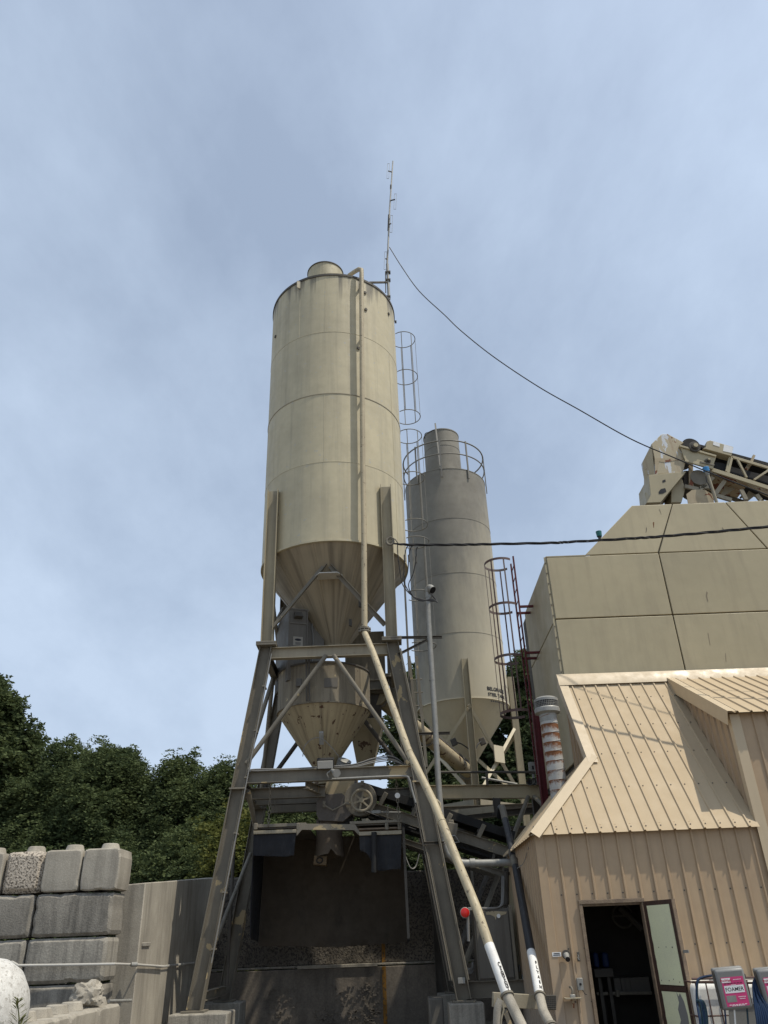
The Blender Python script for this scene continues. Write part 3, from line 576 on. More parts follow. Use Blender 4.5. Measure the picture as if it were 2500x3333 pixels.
# cabinet / dust filter to the left under the cone
db = thing('filter_cabinet', 'grey dusty steel cabinet with vent hood and data plate', 'cabinet', (-1.9, 16.7, 6.6))
ca, cb = V((.93, .36, 0)), V((-.36, .93, 0)); c0 = at('D', 385, 250, 16.25); zt, zb = at('D', 470, 85, 16.3).z, 6.5
def cabx(u, v, z): return V((c0.x, c0.y, 0)) + ca * u + cb * v + V((0, 0, z))
def cbox(u0, u1, v0, v1, z0, z1):
    b = MB(); return b.add([cabx(u, v, z) for u in (u0, u1) for v in (v0, v1) for z in (z0, z1)], [(0, 1, 3, 2), (4, 6, 7, 5), (0, 4, 5, 1), (2, 3, 7, 6), (0, 2, 6, 4), (1, 5, 7, 3)])
part('body', cbox(0, .44, 0, 1.2, zb, zt), m_plate, db, .01)
part('side_body', cbox(.445, .9, .25, 1.2, zb, zt + .12), m_plate, db, .01)
part('door_frame', cbox(-.01, .45, -.02, -.003, zt - .36, zt - .33), m_plate, db)
part('door_frame', cbox(-.01, .45, -.02, -.003, zt - .03, zt), m_plate, db)
for u in (0, .41): part('door_frame', cbox(u, u + .03, -.02, -.003, zb, zt - .03), m_plate, db)
hz = zt - .16
part('vent_hood', MB().add([cabx(.12, 0, hz + .09), cabx(.30, 0, hz + .09), cabx(.12, -.14, hz - .06), cabx(.30, -.14, hz - .06), cabx(.12, 0, hz - .08), cabx(.30, 0, hz - .08)], [(0, 1, 3, 2), (0, 2, 4), (1, 5, 3), (2, 3, 5, 4)]), m_dark, db)
dp = part('data_plate', cbox(.11, .33, -.012, -.003, zb + .78, zb + .99), m_dim, db, label='dusty data plate with a dark oval')
part('print', place(MB().lathe((0, 0, 0), [(0, 0), (1, 0)], 24), cabx(.22, -.015, zb + .92), ca * .075, V((0, 0, .028))), m_ink, dp)
for z in (.85, .83, .81): part('print', cbox(.16, .28, -.014, -.0125, zb + z, zb + z + .008), m_ink, dp)
part('side_cable', MB().tube(bez([cabx(.62, .23, zt - .1), cabx(.60, .22, zt - .35), cabx(.63, .23, zt - .6), cabx(.6, .22, zb + .1)], 6), .012, 6), m_greycab, db)

# second dust collector box with hopper behind, right
dc = thing('dust_collector', 'blotchy grey steel box with tan hopper behind the weigh hopper', 'dust collector', (-.6, 18.9, 5))
part('body', MB().box(-1.1, -.12, 18.5, 19.6, 6.85, 8.35), m_drum, dc, .012)
part('flange', MB().box(-1.13, -.09, 18.46, 19.64, 6.78, 6.845), m_steel, dc, .006)
part('hopper', MB().add([(-1.05, 18.55, 6.2), (-.2, 18.55, 6.2), (-.2, 19.5, 6.2), (-1.05, 19.5, 6.2), (-.85, 18.8, 5.1), (-.5, 18.8, 5.1), (-.5, 19.2, 5.1), (-.85, 19.2, 5.1)], [(0, 1, 5, 4), (1, 2, 6, 5), (2, 3, 7, 6), (3, 0, 4, 7), (4, 5, 6, 7), (0, 1, 2, 3)]), m_hop, dc, .01)
part('neck', MB().box(-1.0, -.25, 18.6, 19.4, 6.2, 6.78), m_dark, dc)
# flexible duct under the hopper
fd = MB(); pa = bez([at('J8', 980, -20, 16.75), at('J8', 965, 30, 16.8), at('J8', 945, 110, 16.9)], 10)
q = []
for i, p_ in enumerate(pa): q.append(.15 if i % 2 else .132)
fd.tube(pa, q, 20); solo('flexible_duct', fd, m_galv, 'grey corrugated flexible duct beside the rusty cone tip', 'duct')

# ================================================================== LAMPS ON THE BEAM
fl = thing('floodlight', 'rectangular floodlight on the tower cross beam', 'lamp', at('D', 715, 1510, 15.62))
fc = at('D', 716, 1482, 15.6)
part('housing', MB().obox(fc + V((0, .05, .02)), (.165, 0, 0), (0, .06, .03), (0, -.04, .085)), m_belt, fl, .012)
part('lens', MB().obox(fc + V((0, -.016, -.018)), (.15, 0, 0), (0, .008, .004), (0, -.03, .064)), m_pale, fl)
part('bracket', MB().tube([fc + V((.1, .06, -.08)), fc + V((.12, .12, -.2))], .015, 8), m_steel, fl)
sl = thing('spot_lamp', 'small round spot lamp below the floodlight', 'lamp', at('J8', 860, 150, 15.55))
s0, s1 = at('J8', 858, 75, 15.62), at('J8', 905, 108, 15.42)
part('housing', MB().tube([s0, lerp(s0, s1, .4), s1], [.03, .04, .085], 20), m_galv, sl)
part('lens', MB().disc(s1 - (s1 - s0).normalized() * .008, s1 - s0, .075, .012, 20), m_glass, sl)
part('stem', MB().tube(bez([s0, at('J8', 815, 110, 15.6), at('J8', 830, 150, 15.62)], 6), .012, 6), m_galv, sl)
# cable bundle lying along the beam
for k, (dz, mt) in enumerate(((0, m_greycab), (.02, m_dim), (.035, m_cable), (.05, m_greycab))):
    pts = bez([at('J8', 75, 20 + 40 * k, 15.72) + V((0, 0, dz)), at('J8', 110, 80, 15.72) + V((0, 0, dz * .4)), at('J8', 420, 70, 15.72) + V((0, .02, dz * .3)), at('J8', 700, 62, 15.76) + V((0, 0, dz * .5)), at('J8', 1050, 48, 15.76) + V((0, 0, dz)), at('J8', 1250, 5 - 5 * k, 15.8) + V((0, 0, dz)), at('J8', 1420, -10 - 14 * k, 15.85), at('J8', 1560, 40, 15.9)], 10)
    solo('cable', MB().tube(pts, .011, 6), mt, ['grey cable lowest in the bundle along the tower beam', 'white cable in the bundle along the tower beam', 'black cable in the bundle along the tower beam', 'grey cable on top of the bundle along the tower beam'][k], 'cable', 'cables lying along the tower beam')

# ================================================================== TRANSFER BOOT AND BELT CONVEYOR
bt = thing('transfer_chute', 'dark eight-sided transfer chute with peeling tan paint under the tower beam', 'chute', (-1.25, 17, 3.7))
oct_ = [(715, 365), (775, 305), (950, 292), (1012, 340), (1062, 430), (1050, 482), (962, 556), (740, 546), (715, 490)]
m_boot = mat('chute_paint', (.115, .10, .085), (.08, .07, .06), vary=.7, patch=(.34, .27, .16), patch_at=.66, patch_scale=3.5, rough=.7)
part('casing', MB().prism([at('J8', x, y, 16.62) for x, y in oct_], (0, .75, 0)), m_boot, bt, .008)
m_boot2 = mat('chute_neck_paint', (.36, .29, .175), (.30, .24, .15), vary=.7, patch=(.12, .105, .088), patch_at=.6, patch_scale=3, rough=.7)
part('neck', MB().prism([at('J8', x, y, 16.66) for x, y in ((850, 60), (1092, 60), (1088, 210), (1030, 330), (1000, 330), (800, 300), (790, 240))], (0, .6, 0)), m_boot2, bt, .008)
part('under_box', MB().prism([at('J8', x, y, 16.75) for x, y in ((735, 545), (965, 550), (1050, 490), (1040, 540), (985, 590), (740, 590))], (0, .6, 0)), m_belt, bt)
part('latch_rod', MB().tube([at('J8', x, y, 16.52) for x, y in ((782, 385), (792, 405), (865, 450), (990, 388), (1030, 395))], .018, 8), m_steel, bt)
part('latch_block', MB().obox(at('J8', 787, 395, 16.55), (.025, 0, 0), (0, .03, 0), (0, 0, .06)).obox(at('J8', 1005, 385, 16.55), (.07, 0, .01), (0, .03, 0), (0, 0, .02)), m_steel, bt)
pw = thing('pulley_guard', 'spoked pulley wheel with round guard at the conveyor head', 'pulley', at('J8', 1135, 440, 16.6))
wc = at('J8', 1136, 358, 16.42); gc = at('J8', 1125, 345, 16.6)
part('guard', MB().tube([gc, gc + V((0, .18, 0))], .33, 32), m_steel, pw, .01)
part('rim', MB().tube(arc((0, 0, 0), .20, 0, 2 * math.pi, 36)[:-1], .028, 10, closed=True), m_steel2, pw); pw.children[-1].matrix_local = Matrix.Identity(4)
rim = pw.children[-1]; rim.data.transform(Matrix.Translation(LOC[pw.name])); rim.data.transform(Matrix.Rotation(R(90), 4, 'X')); rim.data.transform(Matrix.Translation(wc - LOC[pw.name]))
for k in range(6):
    a = k * math.pi / 3 + .3; part('spoke', MB().bar(wc, wc + V((math.cos(a) * .19, 0, math.sin(a) * .19)), .035, .02, (0, 1, 0)), m_steel2, pw)
part('hub', MB().tube([wc + V((0, -.04, 0)), wc + V((0, .15, 0))], .05, 16), m_steel2, pw)
part('lug', MB().obox(at('J8', 1143, 200, 16.6), (.035, 0, 0), (0, .02, 0), (0, 0, .05)), m_steel, pw)

cv = thing('belt_conveyor', 'black belt conveyor sloping down from the chute to the right', 'conveyor', (1, 17.3, 3))
p0 = at('H', 60, 395, 16.95); p1 = at('H', 1215, 775, 16.95); p1.y = 16.95; dv = (p1 - p0).normalized(); nv = V((-dv.z, 0, dv.x)); nv = nv if nv.z > 0 else -nv
for yy in (16.95, 17.75):
    o_ = V((0, yy - 16.95, 0)); part('side_channel', MB().sec(p0 + o_, p1 + o_, Cs(.20, .06), nv), m_steel if yy < 17 else m_dark, cv)
    part('lower_rail', MB().sec(p0 + o_ - nv * .42 + dv * .5, p1 + o_ - nv * .42, Cs(.10, .05), nv), m_steel, cv)
    for t_ in (.3, .62, .9): part('rail_post', MB().bar(lerp(p0, p1, t_) + o_ - nv * .1, lerp(p0, p1, t_) + o_ - nv * .38, .05, .05), m_dark, cv)
def slab(a, b, y0, y1, t0, t1):
    return MB().add([a + V((0, y0, 0)) + nv * t0, a + V((0, y1, 0)) + nv * t0, a + V((0, y1, 0)) + nv * t1, a + V((0, y0, 0)) + nv * t1, b + V((0, y0, 0)) + nv * t0, b + V((0, y1, 0)) + nv * t0, b + V((0, y1, 0)) + nv * t1, b + V((0, y0, 0)) + nv * t1],
        [(0, 1, 2, 3), (4, 5, 6, 7), (0, 1, 5, 4), (1, 2, 6, 5), (2, 3, 7, 6), (3, 0, 4, 7)])
part('belt', slab(p0, p1, -.02, .82, .26, .42), m_belt, cv); part('return_belt', slab(p0, p1, .06, .74, -.2, -.16), m_belt, cv)
for t_ in (.12, .34, .56, .78):
    c_ = lerp(p0, p1, t_); part('idler_bracket', MB().bar(c_ + V((0, -.03, 0)) + nv * .08, c_ + V((0, -.05, 0)) + nv * .36 + dv * .06, .09, .05, (0, 1, 0)), m_steel, cv, .01)
    part('idler_roll', MB().tube([c_ + nv * .22, c_ + nv * .22 + V((0, .8, 0))], .05, 12), m_dark, cv)
part('gear_box', MB().obox(at('H', 762, 590, 16.7), (.1, 0, -.02), (0, .1, 0), (.02, 0, .11)).obox(at('H', 755, 540, 16.7), (.05, 0, 0), (0, .06, 0), (0, 0, .05)), m_steel, cv, .015)
part('pull_handle', MB().tube([at('H', x, y, 16.45) for x, y in ((760, 640), (785, 640), (818, 690), (760, 695))], .016, 8), m_galv, cv)
part('scraper', MB().prism([at('J8', x, y, 16.5) for x, y in ((1135, 530), (1195, 525), (1285, 600), (1150, 590))], (0, .5, 0)), m_steel2, cv)
part('tension_rod', MB().tube([at('J8', 1085, 465, 16.5), at('J8', 1500, 470, 16.5)], .014, 8).obox(at('J8', 1270, 466, 16.5), (.09, 0, 0), (0, .03, 0), (0, 0, .03)), m_galv, cv)
part('edge_cable', MB().tube([at('J8', 1160, 455, 16.4), at('J8', 1400, 545, 16.4), at('J8', 1640, 630, 16.4)], .009, 6), m_cable, cv)
hl = at('K', 560, 530, 17.8)
part('skirt_board', MB().bar(at('K', 290, 530, 17.9), at('K', 860, 470, 17.9), .03, .13), m_steel2, cv)

# ================================================================== LOADING HOOD
hd = thing('loading_hood', 'steel loading hood with blue-black rubber flaps and brown back curtain', 'loading hood', (-1.35, 17.2, 1.5))
XL, XRt = -2.78, .12; ZH = 3.46
part('roof_plate', MB().box(XL, -1.72, 16.18, 18.2, ZH + .06, ZH + .09).box(-.9, XRt, 16.18, 18.2, ZH + .06, ZH + .09), m_dark, hd, .005)
tr = [at('J8', x, y, 16.12) for x, y in ((530, 640), (575, 575), (1075, 580), (1118, 650), (1108, 680), (1065, 635), (580, 632), (530, 690))]
part('front_plate', MB().prism(tr, (0, .02, 0)), m_steel, hd, .004)
part('front_angle', MB().box(at('J8', 130, 650, 16.12).x, at('J8', 528, 650, 16.12).x, 16.1, 16.14, at('J8', 300, 668, 16.12).z, at('J8', 300, 636, 16.12).z), m_steel2, hd, .004)
part('front_angle', MB().box(at('J8', 1112, 650, 16.12).x, at('J8', 1508, 650, 16.12).x, 16.1, 16.14, at('J8', 1300, 680, 16.12).z, at('J8', 1300, 645, 16.12).z), m_steel2, hd, .004)
part('top_rail', MB().box(XL, -1.75, 16.14, 16.2, ZH + .09, ZH + .15), m_steel, hd, .004); part('top_rail', MB().box(-.9, XRt, 16.14, 16.2, ZH + .09, ZH + .14), m_steel, hd, .004)
for x in (150, 545, 1370, 1490): part('lifting_eye', MB().obox(at('J8', x, 600, 16.14), (.035, 0, 0), (0, .012, 0), (0, 0, .06)), m_steel, hd, .01)
part('plank', MB().obox(at('J8', 1310, 630, 16.4), (.42, 0, 0), (0, .2, 0), (0, 0, .015)), m_wood, hd)
def sheet(poly_top, poly_bot, nx, nz_, wav, th, seed):
    """hanging rubber sheet: top polyline and bottom polyline of points, rippled, with thickness"""
    rr = random.Random(seed); b = MB(); ph = rr.uniform(0, 6)
    def samp(pl, t):
        s = t * (len(pl) - 1); i = min(int(s), len(pl) - 2); return lerp(V(pl[i]), V(pl[i + 1]), s - i)
    vs = []
    for side in (0, 1):
        for j in range(nz_ + 1):
            for i in range(nx + 1):
                p_ = lerp(samp(poly_top, i / nx), samp(poly_bot, i / nx), j / nz_)
                n_ = (samp(poly_top, 1) - samp(poly_top, 0)).cross(V((0, 0, 1))).normalized()
                rag = rr.uniform(-.012, .012) if j == nz_ and side == 0 else 0
                p_ = p_ + n_ * (wav * (j / nz_) * (math.sin(i / nx * 9 + ph) + .6 * math.sin(i / nx * 23 + j * .7 + ph)) + side * th) + V((0, 0, rag)); vs.append(p_)
    n1 = (nx + 1) * (nz_ + 1); fs = []
    for j in range(nz_):
        for i in range(nx):
            a = j * (nx + 1) + i; q = (a, a + 1, a + nx + 2, a + nx + 1); fs += [q, tuple(x + n1 for x in reversed(q))]
    for i in range(nx): a = nz_ * (nx + 1) + i; fs.append((a, a + 1, a + 1 + n1, a + n1))
    for j in range(nz_):
        for a, c in ((j * (nx + 1), (j + 1) * (nx + 1)), (j * (nx + 1) + nx, (j + 1) * (nx + 1) + nx)): fs.append((a, c, c + n1, a + n1))
    return b.add(vs, fs)
part('rubber_flap', sheet([at('J8', 132, 668, 16.15), at('J8', 525, 668, 16.15)], [at('J8', 130, 872, 16.15), at('J8', 260, 876, 16.15), at('J8', 430, 882, 16.15), at('J8', 505, 868, 16.15)], 24, 10, .012, .012, 1), m_rub, hd, label='straight blue-black rubber flap', sharp=60)
part('rubber_flap', sheet([at('J8', 1115, 678, 16.15), at('J8', 1508, 678, 16.15)], [at('J8', 1120, 822, 16.15), at('J8', 1185, 850, 16.15), at('J8', 1232, 930, 16.15), at('J8', 1290, 1015, 16.15), at('J8', 1400, 1003, 16.15), at('J8', 1500, 995, 16.15)], 28, 12, .014, .012, 2), m_rub, hd, label='torn blue-black rubber flap', sharp=60)
part('hanging_tube', MB().tube([at('J8', 1252, 655, 16.05), at('J8', 1254, 860, 16.05), at('J8', 1250, 1030, 16.05)], .052, 14), m_belt, hd)
part('side_curtain', sheet([(XL, 16.2, ZH + .05), (XL - .1, 18.18, ZH + .05)], [(XL - .02, 16.25, 1.68), (XL - .14, 18.18, 1.6)], 12, 8, .02, .012, 3), m_rub, hd, sharp=60)
part('side_curtain', sheet([(XRt, 16.2, ZH + .05), (XRt + .05, 18.18, ZH + .05)], [(XRt + .02, 16.25, 1.55), (XRt + .04, 18.18, 1.5)], 12, 8, .015, .012, 4), m_rub, hd, sharp=60)
part('edge_strip', MB().bar((XRt + .02, 16.2, ZH), (XRt + .03, 16.22, 1.56), .05, .02, (0, 1, 0)), m_dark, hd)
part('back_curtain', sheet([(XL - .1, 18.2, ZH + .1), (XRt + .05, 18.2, ZH + .1)], [(XL - .14, 18.2, 1.53), (-1.3, 18.2, 1.46), (XRt + .03, 18.2, 1.5)], 40, 14, .02, .012, 5), m_cur, hd, sharp=60)
part('roof_back', MB().box(-1.74, -.88, 16.9, 18.2, ZH + .2, ZH + .22), m_belt, hd)
sx = at('J8', 836, 650, 16.95)
ck = thing('discharge_sock', 'brown rubber discharge sock hanging in the hood', 'sock', (sx.x, 16.95, 3.0))
b = MB(); n = 36; vs = []
for j, (rr, z) in enumerate(((.27, 3.75), (.265, 3.45), (.285, 3.2), (.31, 3.06))):
    for i in range(n):
        a = 2 * math.pi * i / n; dz = .13 * math.exp(-((a - 4.95) / .12) ** 2) if j == 3 else 0
        vs.append((sx.x + rr * math.cos(a), 16.95 + rr * math.sin(a), z + dz + (.02 * math.sin(3 * a) if j == 3 else 0)))
b.add(vs, [(j * n + i, j * n + (i + 1) % n, (j + 1) * n + (i + 1) % n, (j + 1) * n + i) for j in range(3) for i in range(n)])
m_rustdk = mat('dark_rusty_tan', (.13, .09, .045), (.07, .045, .025), vary=.9, scale=8, rough=.7)
m_sock = mat('brown_rubber', (.10, .078, .055), (.07, .055, .042), vary=.8, scale=3, rough=.8)
part('sleeve', b, m_sock, ck)
eb = at('J8', 756, 922, 16.9); part('nozzle', MB().obox(eb, (.13, 0, -.01), (0, .14, 0), (.01, 0, .085)), m_rustdk, ck, .01)
part('nozzle_ring', MB().tube([eb + V((-.01, -.145, 0)) + V((math.cos(a) * .06, 0, math.sin(a) * .05)) for a in [i * math.pi / 8 for i in range(16)]], .012, 6, closed=True), m_belt, ck)
def chain(name, pts, label, r=.022):
    b = MB(); L_ = 0; tot = sum((V(pts[i + 1]) - V(pts[i])).length for i in range(len(pts) - 1)); k = int(tot / (r * 2.4)); 
    for i in range(k):
        s = (i + .5) / k * tot; j = 0
        while j < len(pts) - 2 and s > (V(pts[j + 1]) - V(pts[j])).length: s -= (V(pts[j + 1]) - V(pts[j])).length; j += 1
        d = (V(pts[j + 1]) - V(pts[j])).normalized(); c = V(pts[j]) + d * s; e = d.cross(V((0, 1, 0)) if i % 2 else V((1, 0, 0))).normalized()
        b.tube([c + d * r * 1.5 * math.cos(a) + e * r * .85 * math.sin(a) for a in [q * math.pi / 4 for q in range(8)]], r * .28, 5, closed=True)
    return solo(name, b, m_steel, label, 'chain', 'chains holding up the loading hood')
chain('chain', [at('J8', 292, 200, 16.14), at('J8', 268, 600, 16.14)], 'hanging chain at the left side of the hood', .03)
chain('chain', [at('J8', 330, 300, 17.3), at('J8', 330, 450, 17.3)], 'short chain hanging behind the left hood chain', .028)
chain('chain', [at('J8', 1458, 160, 16.1), at('J8', 1470, 330, 16.1), at('J8', 1488, 605, 16.1)], 'long chain at the right side of the hood', .03)
chain('chain', [at('J8', 1380, 415, 16.14), at('J8', 1375, 605, 16.14)], 'short chain left of the long right hood chain', .03)
solo('round_tag', MB().disc(at('J8', 1470, 313, 16.02), (0, -1, 0), .052, .012, 20), m_lab, 'small white round disc on the right hood chain', 'tag')
solo('rope', MB().tube(bez([at('H', 380, 700, 16.3), at('H', 400, 790, 16.3), at('H', 440, 885, 16.3), at('H', 480, 880, 16.4), at('H', 510, 780, 16.4)], 8), .012, 6), m_greycab, 'limp grey rope looped beside the right leg', 'rope')

# ================================================================== FILL PIPES WITH LETTERING
def onpl(k, x, y, Y0, Z0, s):                                 # photo ray meets the sloping plane Z = Z0 + s (Y - Y0)
    d = ray(k, x, y); t_ = (Z0 - s * Y0 - EYE) / (d.z - s * d.y); return V((0, 0, EYE)) + d * t_
PR = .062
cp = thing('cement_fill_pipe', 'cream fill pipe with white end lettered CEMENT', 'pipe', (1.4, 10.8, .3))
top = [at('A', 800, 985, 16.2), at('A', 840, 958, 15.75), at('A', 872, 940, 15.4), at('A', 893, 945, 15.36), at('A', 893, 985, 15.35), at('A', 893, 1200, 15.35), at('B', 903, 400, 15.35), at('B', 912, 900, 15.33), at('N', 1018, 205, 15.15)]
part('riser', MB().tube(top, PR, 20), m_cem, cp)
fl_ = at('N', 1018, 240, 15.13)
part('flange', MB().lathe(fl_, [(0, .04), (.13, .04), (.13, .015), (.10, .01), (.10, -.01), (.13, -.015), (.13, -.04), (0, -.04)], 24), m_steel, cp)
for k in range(8): part('bolt', MB().tube([fl_ + V((.115 * math.cos(k * .785), .115 * math.sin(k * .785), -.06)), fl_ + V((.115 * math.cos(k * .785), .115 * math.sin(k * .785), .06))], .013, 6), m_steel, cp)
cl = [('N', 1018, 262), ('S', 1215, 2125), ('S', 1331, 2447), ('S', 1412, 2612), ('S', 1500, 2830), ('S', 1555, 2965), ('S', 1592, 3076), ('S', 1600, 3098), ('S', 1652, 3243), ('S', 1697, 3336)]
cl = [onpl(k, x, y, 15.1, 7.11, 1.5) for k, x, y in cl]
part('lower_pipe', MB().tube(cl[:7], PR, 20), m_cem, cp); w_ = part('white_end', MB().tube(cl[6:9], PR + .002, 20), m_white, cp)
part('tail', MB().tube([cl[8], cl[9], cl[9] + V((.06, -.2, -.32))], PR + .001, 20), m_conc2, cp)
for q in (.12, .22): c_ = lerp(cl[9], cl[9] + V((.06, -.2, -.32)), q); part('coupling', MB().tube([c_, c_ + V((.06, -.2, -.32)).normalized() * .03], PR + .018, 20), m_steel, cp)
for t_ in ((2, .0), (3, .3)): c_ = lerp(cl[t_[0]], cl[t_[0] + 1], t_[1]); d_ = (cl[t_[0] + 1] - cl[t_[0]]).normalized(); part('weld', MB().tube([c_, c_ + d_ * .02], PR + .006, 20), m_cem, cp)
part('clamp', MB().tube([cl[8] + (cl[7] - cl[8]).normalized() * .0, cl[8] + (cl[7] - cl[8]).normalized() * .025], PR + .02, 20), m_steel, cp)
part('lifting_loop', MB().tube([at('K', x, y, 13.0) for x, y in ((60, 355), (95, 350), (130, 390), (140, 450), (135, 550), (105, 490), (75, 420))], .018, 8, closed=True), m_cem, cp)
for z in (17.1, 15.3, 13.35, 11.3):
    part('standoff', MB().bar((-.46 if z < 12 else -.42, 15.36, z), (-.46 if z < 12 else -.42, 15.6, z), .05, .05), m_silo, cp)
def letters(txt, a, b, front, r, size, th):
    d = (b - a).normalized(); n = len(txt); out = MB()
    for i, ch in enumerate(txt):
        if ch == ' ': continue
        tm = text_mb(ch, size, .004); tm.v = [(q[0] * .6, q[1], 0) for q in tm.v]; wrap(tm, lerp(a, b, (i + .5) / n), -d, front, r, .004, out)
    return out
f_ = V((.45, -1, .1))
la, lb = onpl('J6', 525, 1000, 15.1, 7.11, 1.5), onpl('J6', 685, 1400, 15.1, 7.11, 1.5)
axis_pt = lambda p_: p_
ln_a, ln_b = cl[7], cl[8]
def near_axis(p_):                                            # foot of a surveyed letter on the pipe axis
    d = (ln_b - ln_a).normalized(); return ln_a + d * (p_ - ln_a).dot(d)
part('lettering', letters('CEMENT', near_axis(la), near_axis(lb), f_, PR + .002, .088, 0), m_ink, w_)
fp = thing('fly_ash_fill_pipe', 'black fill pipe with white end lettered FLYASH', 'pipe', (1.9, 12, .3))
fs_ = [('H', 1150, 425), ('H', 1172, 520), ('H', 1205, 660), ('H', 1240, 810), ('H', 1304, 1160), ('H', 1372, 1538), ('H', 1375, 1550), ('H', 1440, 1885), ('H', 1465, 1990), ('H', 1510, 2080)]
fs_ = [onpl(k, x, y, 16.9, 3.88, .6776) for k, x, y in fs_]
part('pipe', MB().tube([fs_[0] + V((-.03, .35, -.12)), fs_[0] + V((-.02, .12, .02))] + fs_[:6], PR + .003, 20), m_blackpipe, fp)
part('bare_band', MB().tube([fs_[0] + (fs_[0] - fs_[1]).normalized() * .01, fs_[1]], PR + .005, 20), m_steel, fp); w2 = part('white_end', MB().tube(fs_[5:8], PR + .002, 20), m_white, fp)
part('tail', MB().tube([fs_[7], fs_[8], fs_[9], fs_[9] + V((.07, -.25, -.25))], PR + .001, 20), m_conc2, fp)
part('clamp', MB().tube([fs_[7], fs_[7] + (fs_[6] - fs_[7]).normalized() * .03], PR + .02, 20), m_steel, fp)
for q in (.1, .25): c_ = lerp(fs_[9], fs_[9] + V((.07, -.25, -.25)), q); part('coupling', MB().tube([c_, c_ + V((.07, -.25, -.25)).normalized() * .03], PR + .018, 20), m_steel, fp)
part('bare_band', MB().tube([lerp(fs_[3], fs_[4], 0), lerp(fs_[3], fs_[4], .22)], PR + .005, 20), m_steel, fp)
d2 = (fs_[7] - fs_[6]).normalized(); foot = lambda p_: fs_[6] + d2 * (p_ - fs_[6]).dot(d2)
part('lettering', letters('FLYASH', foot(onpl('J6', 1015, 990, 16.9, 3.88, .6776)), foot(onpl('J6', 1085, 1390, 16.9, 3.88, .6776)), V((.25, -1, .1)), PR + .002, .085, 0), m_ink, w2)

# pipe rest under both pipes
rs = thing('pipe_rest', 'pale steel channel holding both fill pipes near the ground', 'bracket', (1.6, 12.3, 0))
part('channel', MB().bar(at('J6', 430, 1465, 12.4), at('J6', 1040, 1500, 12.7), .05, .17, (0, -.1, 1)), m_steel2, rs, .006)
part('post', MB().tube(bez([at('J6', 545, 1470, 12.3), at('J6', 500, 1600, 12.3), at('J6', 490, 1800, 12.3), at('J6', 485, 2000, 12.3)], 6), .055, 12), m_conc2, rs)
part('strut', MB().bar(at('J6', 590, 1600, 12.5), at('J6', 680, 1850, 12.5), .04, .06), m_steel, rs)
part('bent_plate', MB().prism([at('J6', x, y, 12.25) for x, y in ((545, 1460), (575, 1480), (592, 1600), (560, 1730), (550, 1850), (530, 1850), (545, 1700), (570, 1600))], (0, .06, 0)), m_steel2, rs)

# ================================================================== FLY ASH SILO
GC = V((2.25, 24.3, 0)); GR = 1.44; ZG = [7.78, 9.83, 11.85, 13.85, 15.8]
gs = thing('fly_ash_silo', 'grey ash-coated silo with tall vent drum behind the tower', 'silo', (GC.x, GC.y, 0))
for k in range(4): part('shell_ring', MB().lathe(GC, [(GR, ZG[k] + .006), (GR, ZG[k + 1] - .006)], 80), m_ash, gs)
for k in range(1, 4): part('girth_seam', MB().lathe(GC, [(GR - .01, ZG[k] - .014), (GR + .008, ZG[k] - .008), (GR + .008, ZG[k] + .008), (GR - .01, ZG[k] + .014)], 80), m_ash, gs)
part('bottom_rim', MB().lathe(GC, [(GR - .03, 7.755), (GR + .012, 7.755), (GR + .012, 7.79), (GR - .01, 7.79)], 80), m_cream, gs)
part('lid', MB().lathe(GC, [(GR + .01, 15.79), (GR + .01, 15.82), (.5, 15.95), (0, 15.95)], 64), m_ash, gs)
part('cone', MB().lathe(GC, [(GR - .012, 7.77), (.28, 6.2), (.27, 5.6), (.2, 5.4)], 80), m_cream, gs)
vd = part('vent_drum', MB().lathe(GC, [(.655, 15.85), (.655, 18.0), (.67, 18.0), (.67, 18.04), (.3, 18.1), (0, 18.1)], 48), m_ash, gs)
part('drum_seam', MB().lathe(GC, [(.65, 17.3), (.664, 17.31), (.664, 17.33), (.65, 17.34)], 48), m_ash, vd)
vx = at('C', 505, 130, 23.6); part('bracket_post', MB().bar((vx.x, 23.55, 18.2), (vx.x + .02, 23.0, 15.7), .05, .05), m_wire, vd)
part('latch_loop', MB().tube(bez([at('C', 400, 235, 23.8), at('C', 405, 185, 23.7), at('C', 450, 170, 23.65), at('C', 490, 150, 23.6)], 6), .015, 6), m_cable, vd)
rl = part('guard_rail', MB().tube(arc((GC.x, GC.y, 16.95), GR + .03, R(150), R(395), 48), .025, 8).tube(arc((GC.x, GC.y, 16.4), GR + .03, R(150), R(395), 48), .022, 8), m_wire, gs)
for a in (178, 225, 262, 300, 352): e = V((math.cos(R(a)), math.sin(R(a)), 0)); part('rail_post', MB().bar(GC + e * (GR + .04) + V((0, 0, 15.45)), GC + e * (GR + .04) + V((0, 0, 17.0)), .05, .035, e), m_wire, rl)
for nm, (x, y, zt) in (('f', (2.27, 22.82, 8.95)), ('r', (3.82, 24.3, 8.75)), ('l', (.72, 24.3, 8.75)), ('b', (2.25, 25.78, 8.75))):
    l_ = part('leg', MB().sec((x, y, 0), (x, y, zt), Hs(.2, .2), (0, 1, 0) if nm in 'fb' else (1, 0, 0)), m_column, gs)
def gbr(p, q): return part('angle_brace', MB().bar(p, q, .09, .09, (0, -1, 0)), m_cream, gs)
F_, R_, L_2, B_2 = V((2.27, 22.8, 0)), V((3.82, 24.3, 0)), V((.72, 24.3, 0)), V((2.25, 25.78, 0)); Zv = lambda z: V((0, 0, z))
gbr(F_ + Zv(7.55), R_ + Zv(5.0)); gbr(R_ + Zv(7.2), F_ + Zv(4.9)); gbr(F_ + Zv(7.45), L_2 + Zv(5.6)); gbr(L_2 + Zv(7.2), F_ + Zv(4.9)); gbr(R_ + Zv(7.0), B_2 + Zv(5)); gbr(B_2 + Zv(7), R_ + Zv(5))
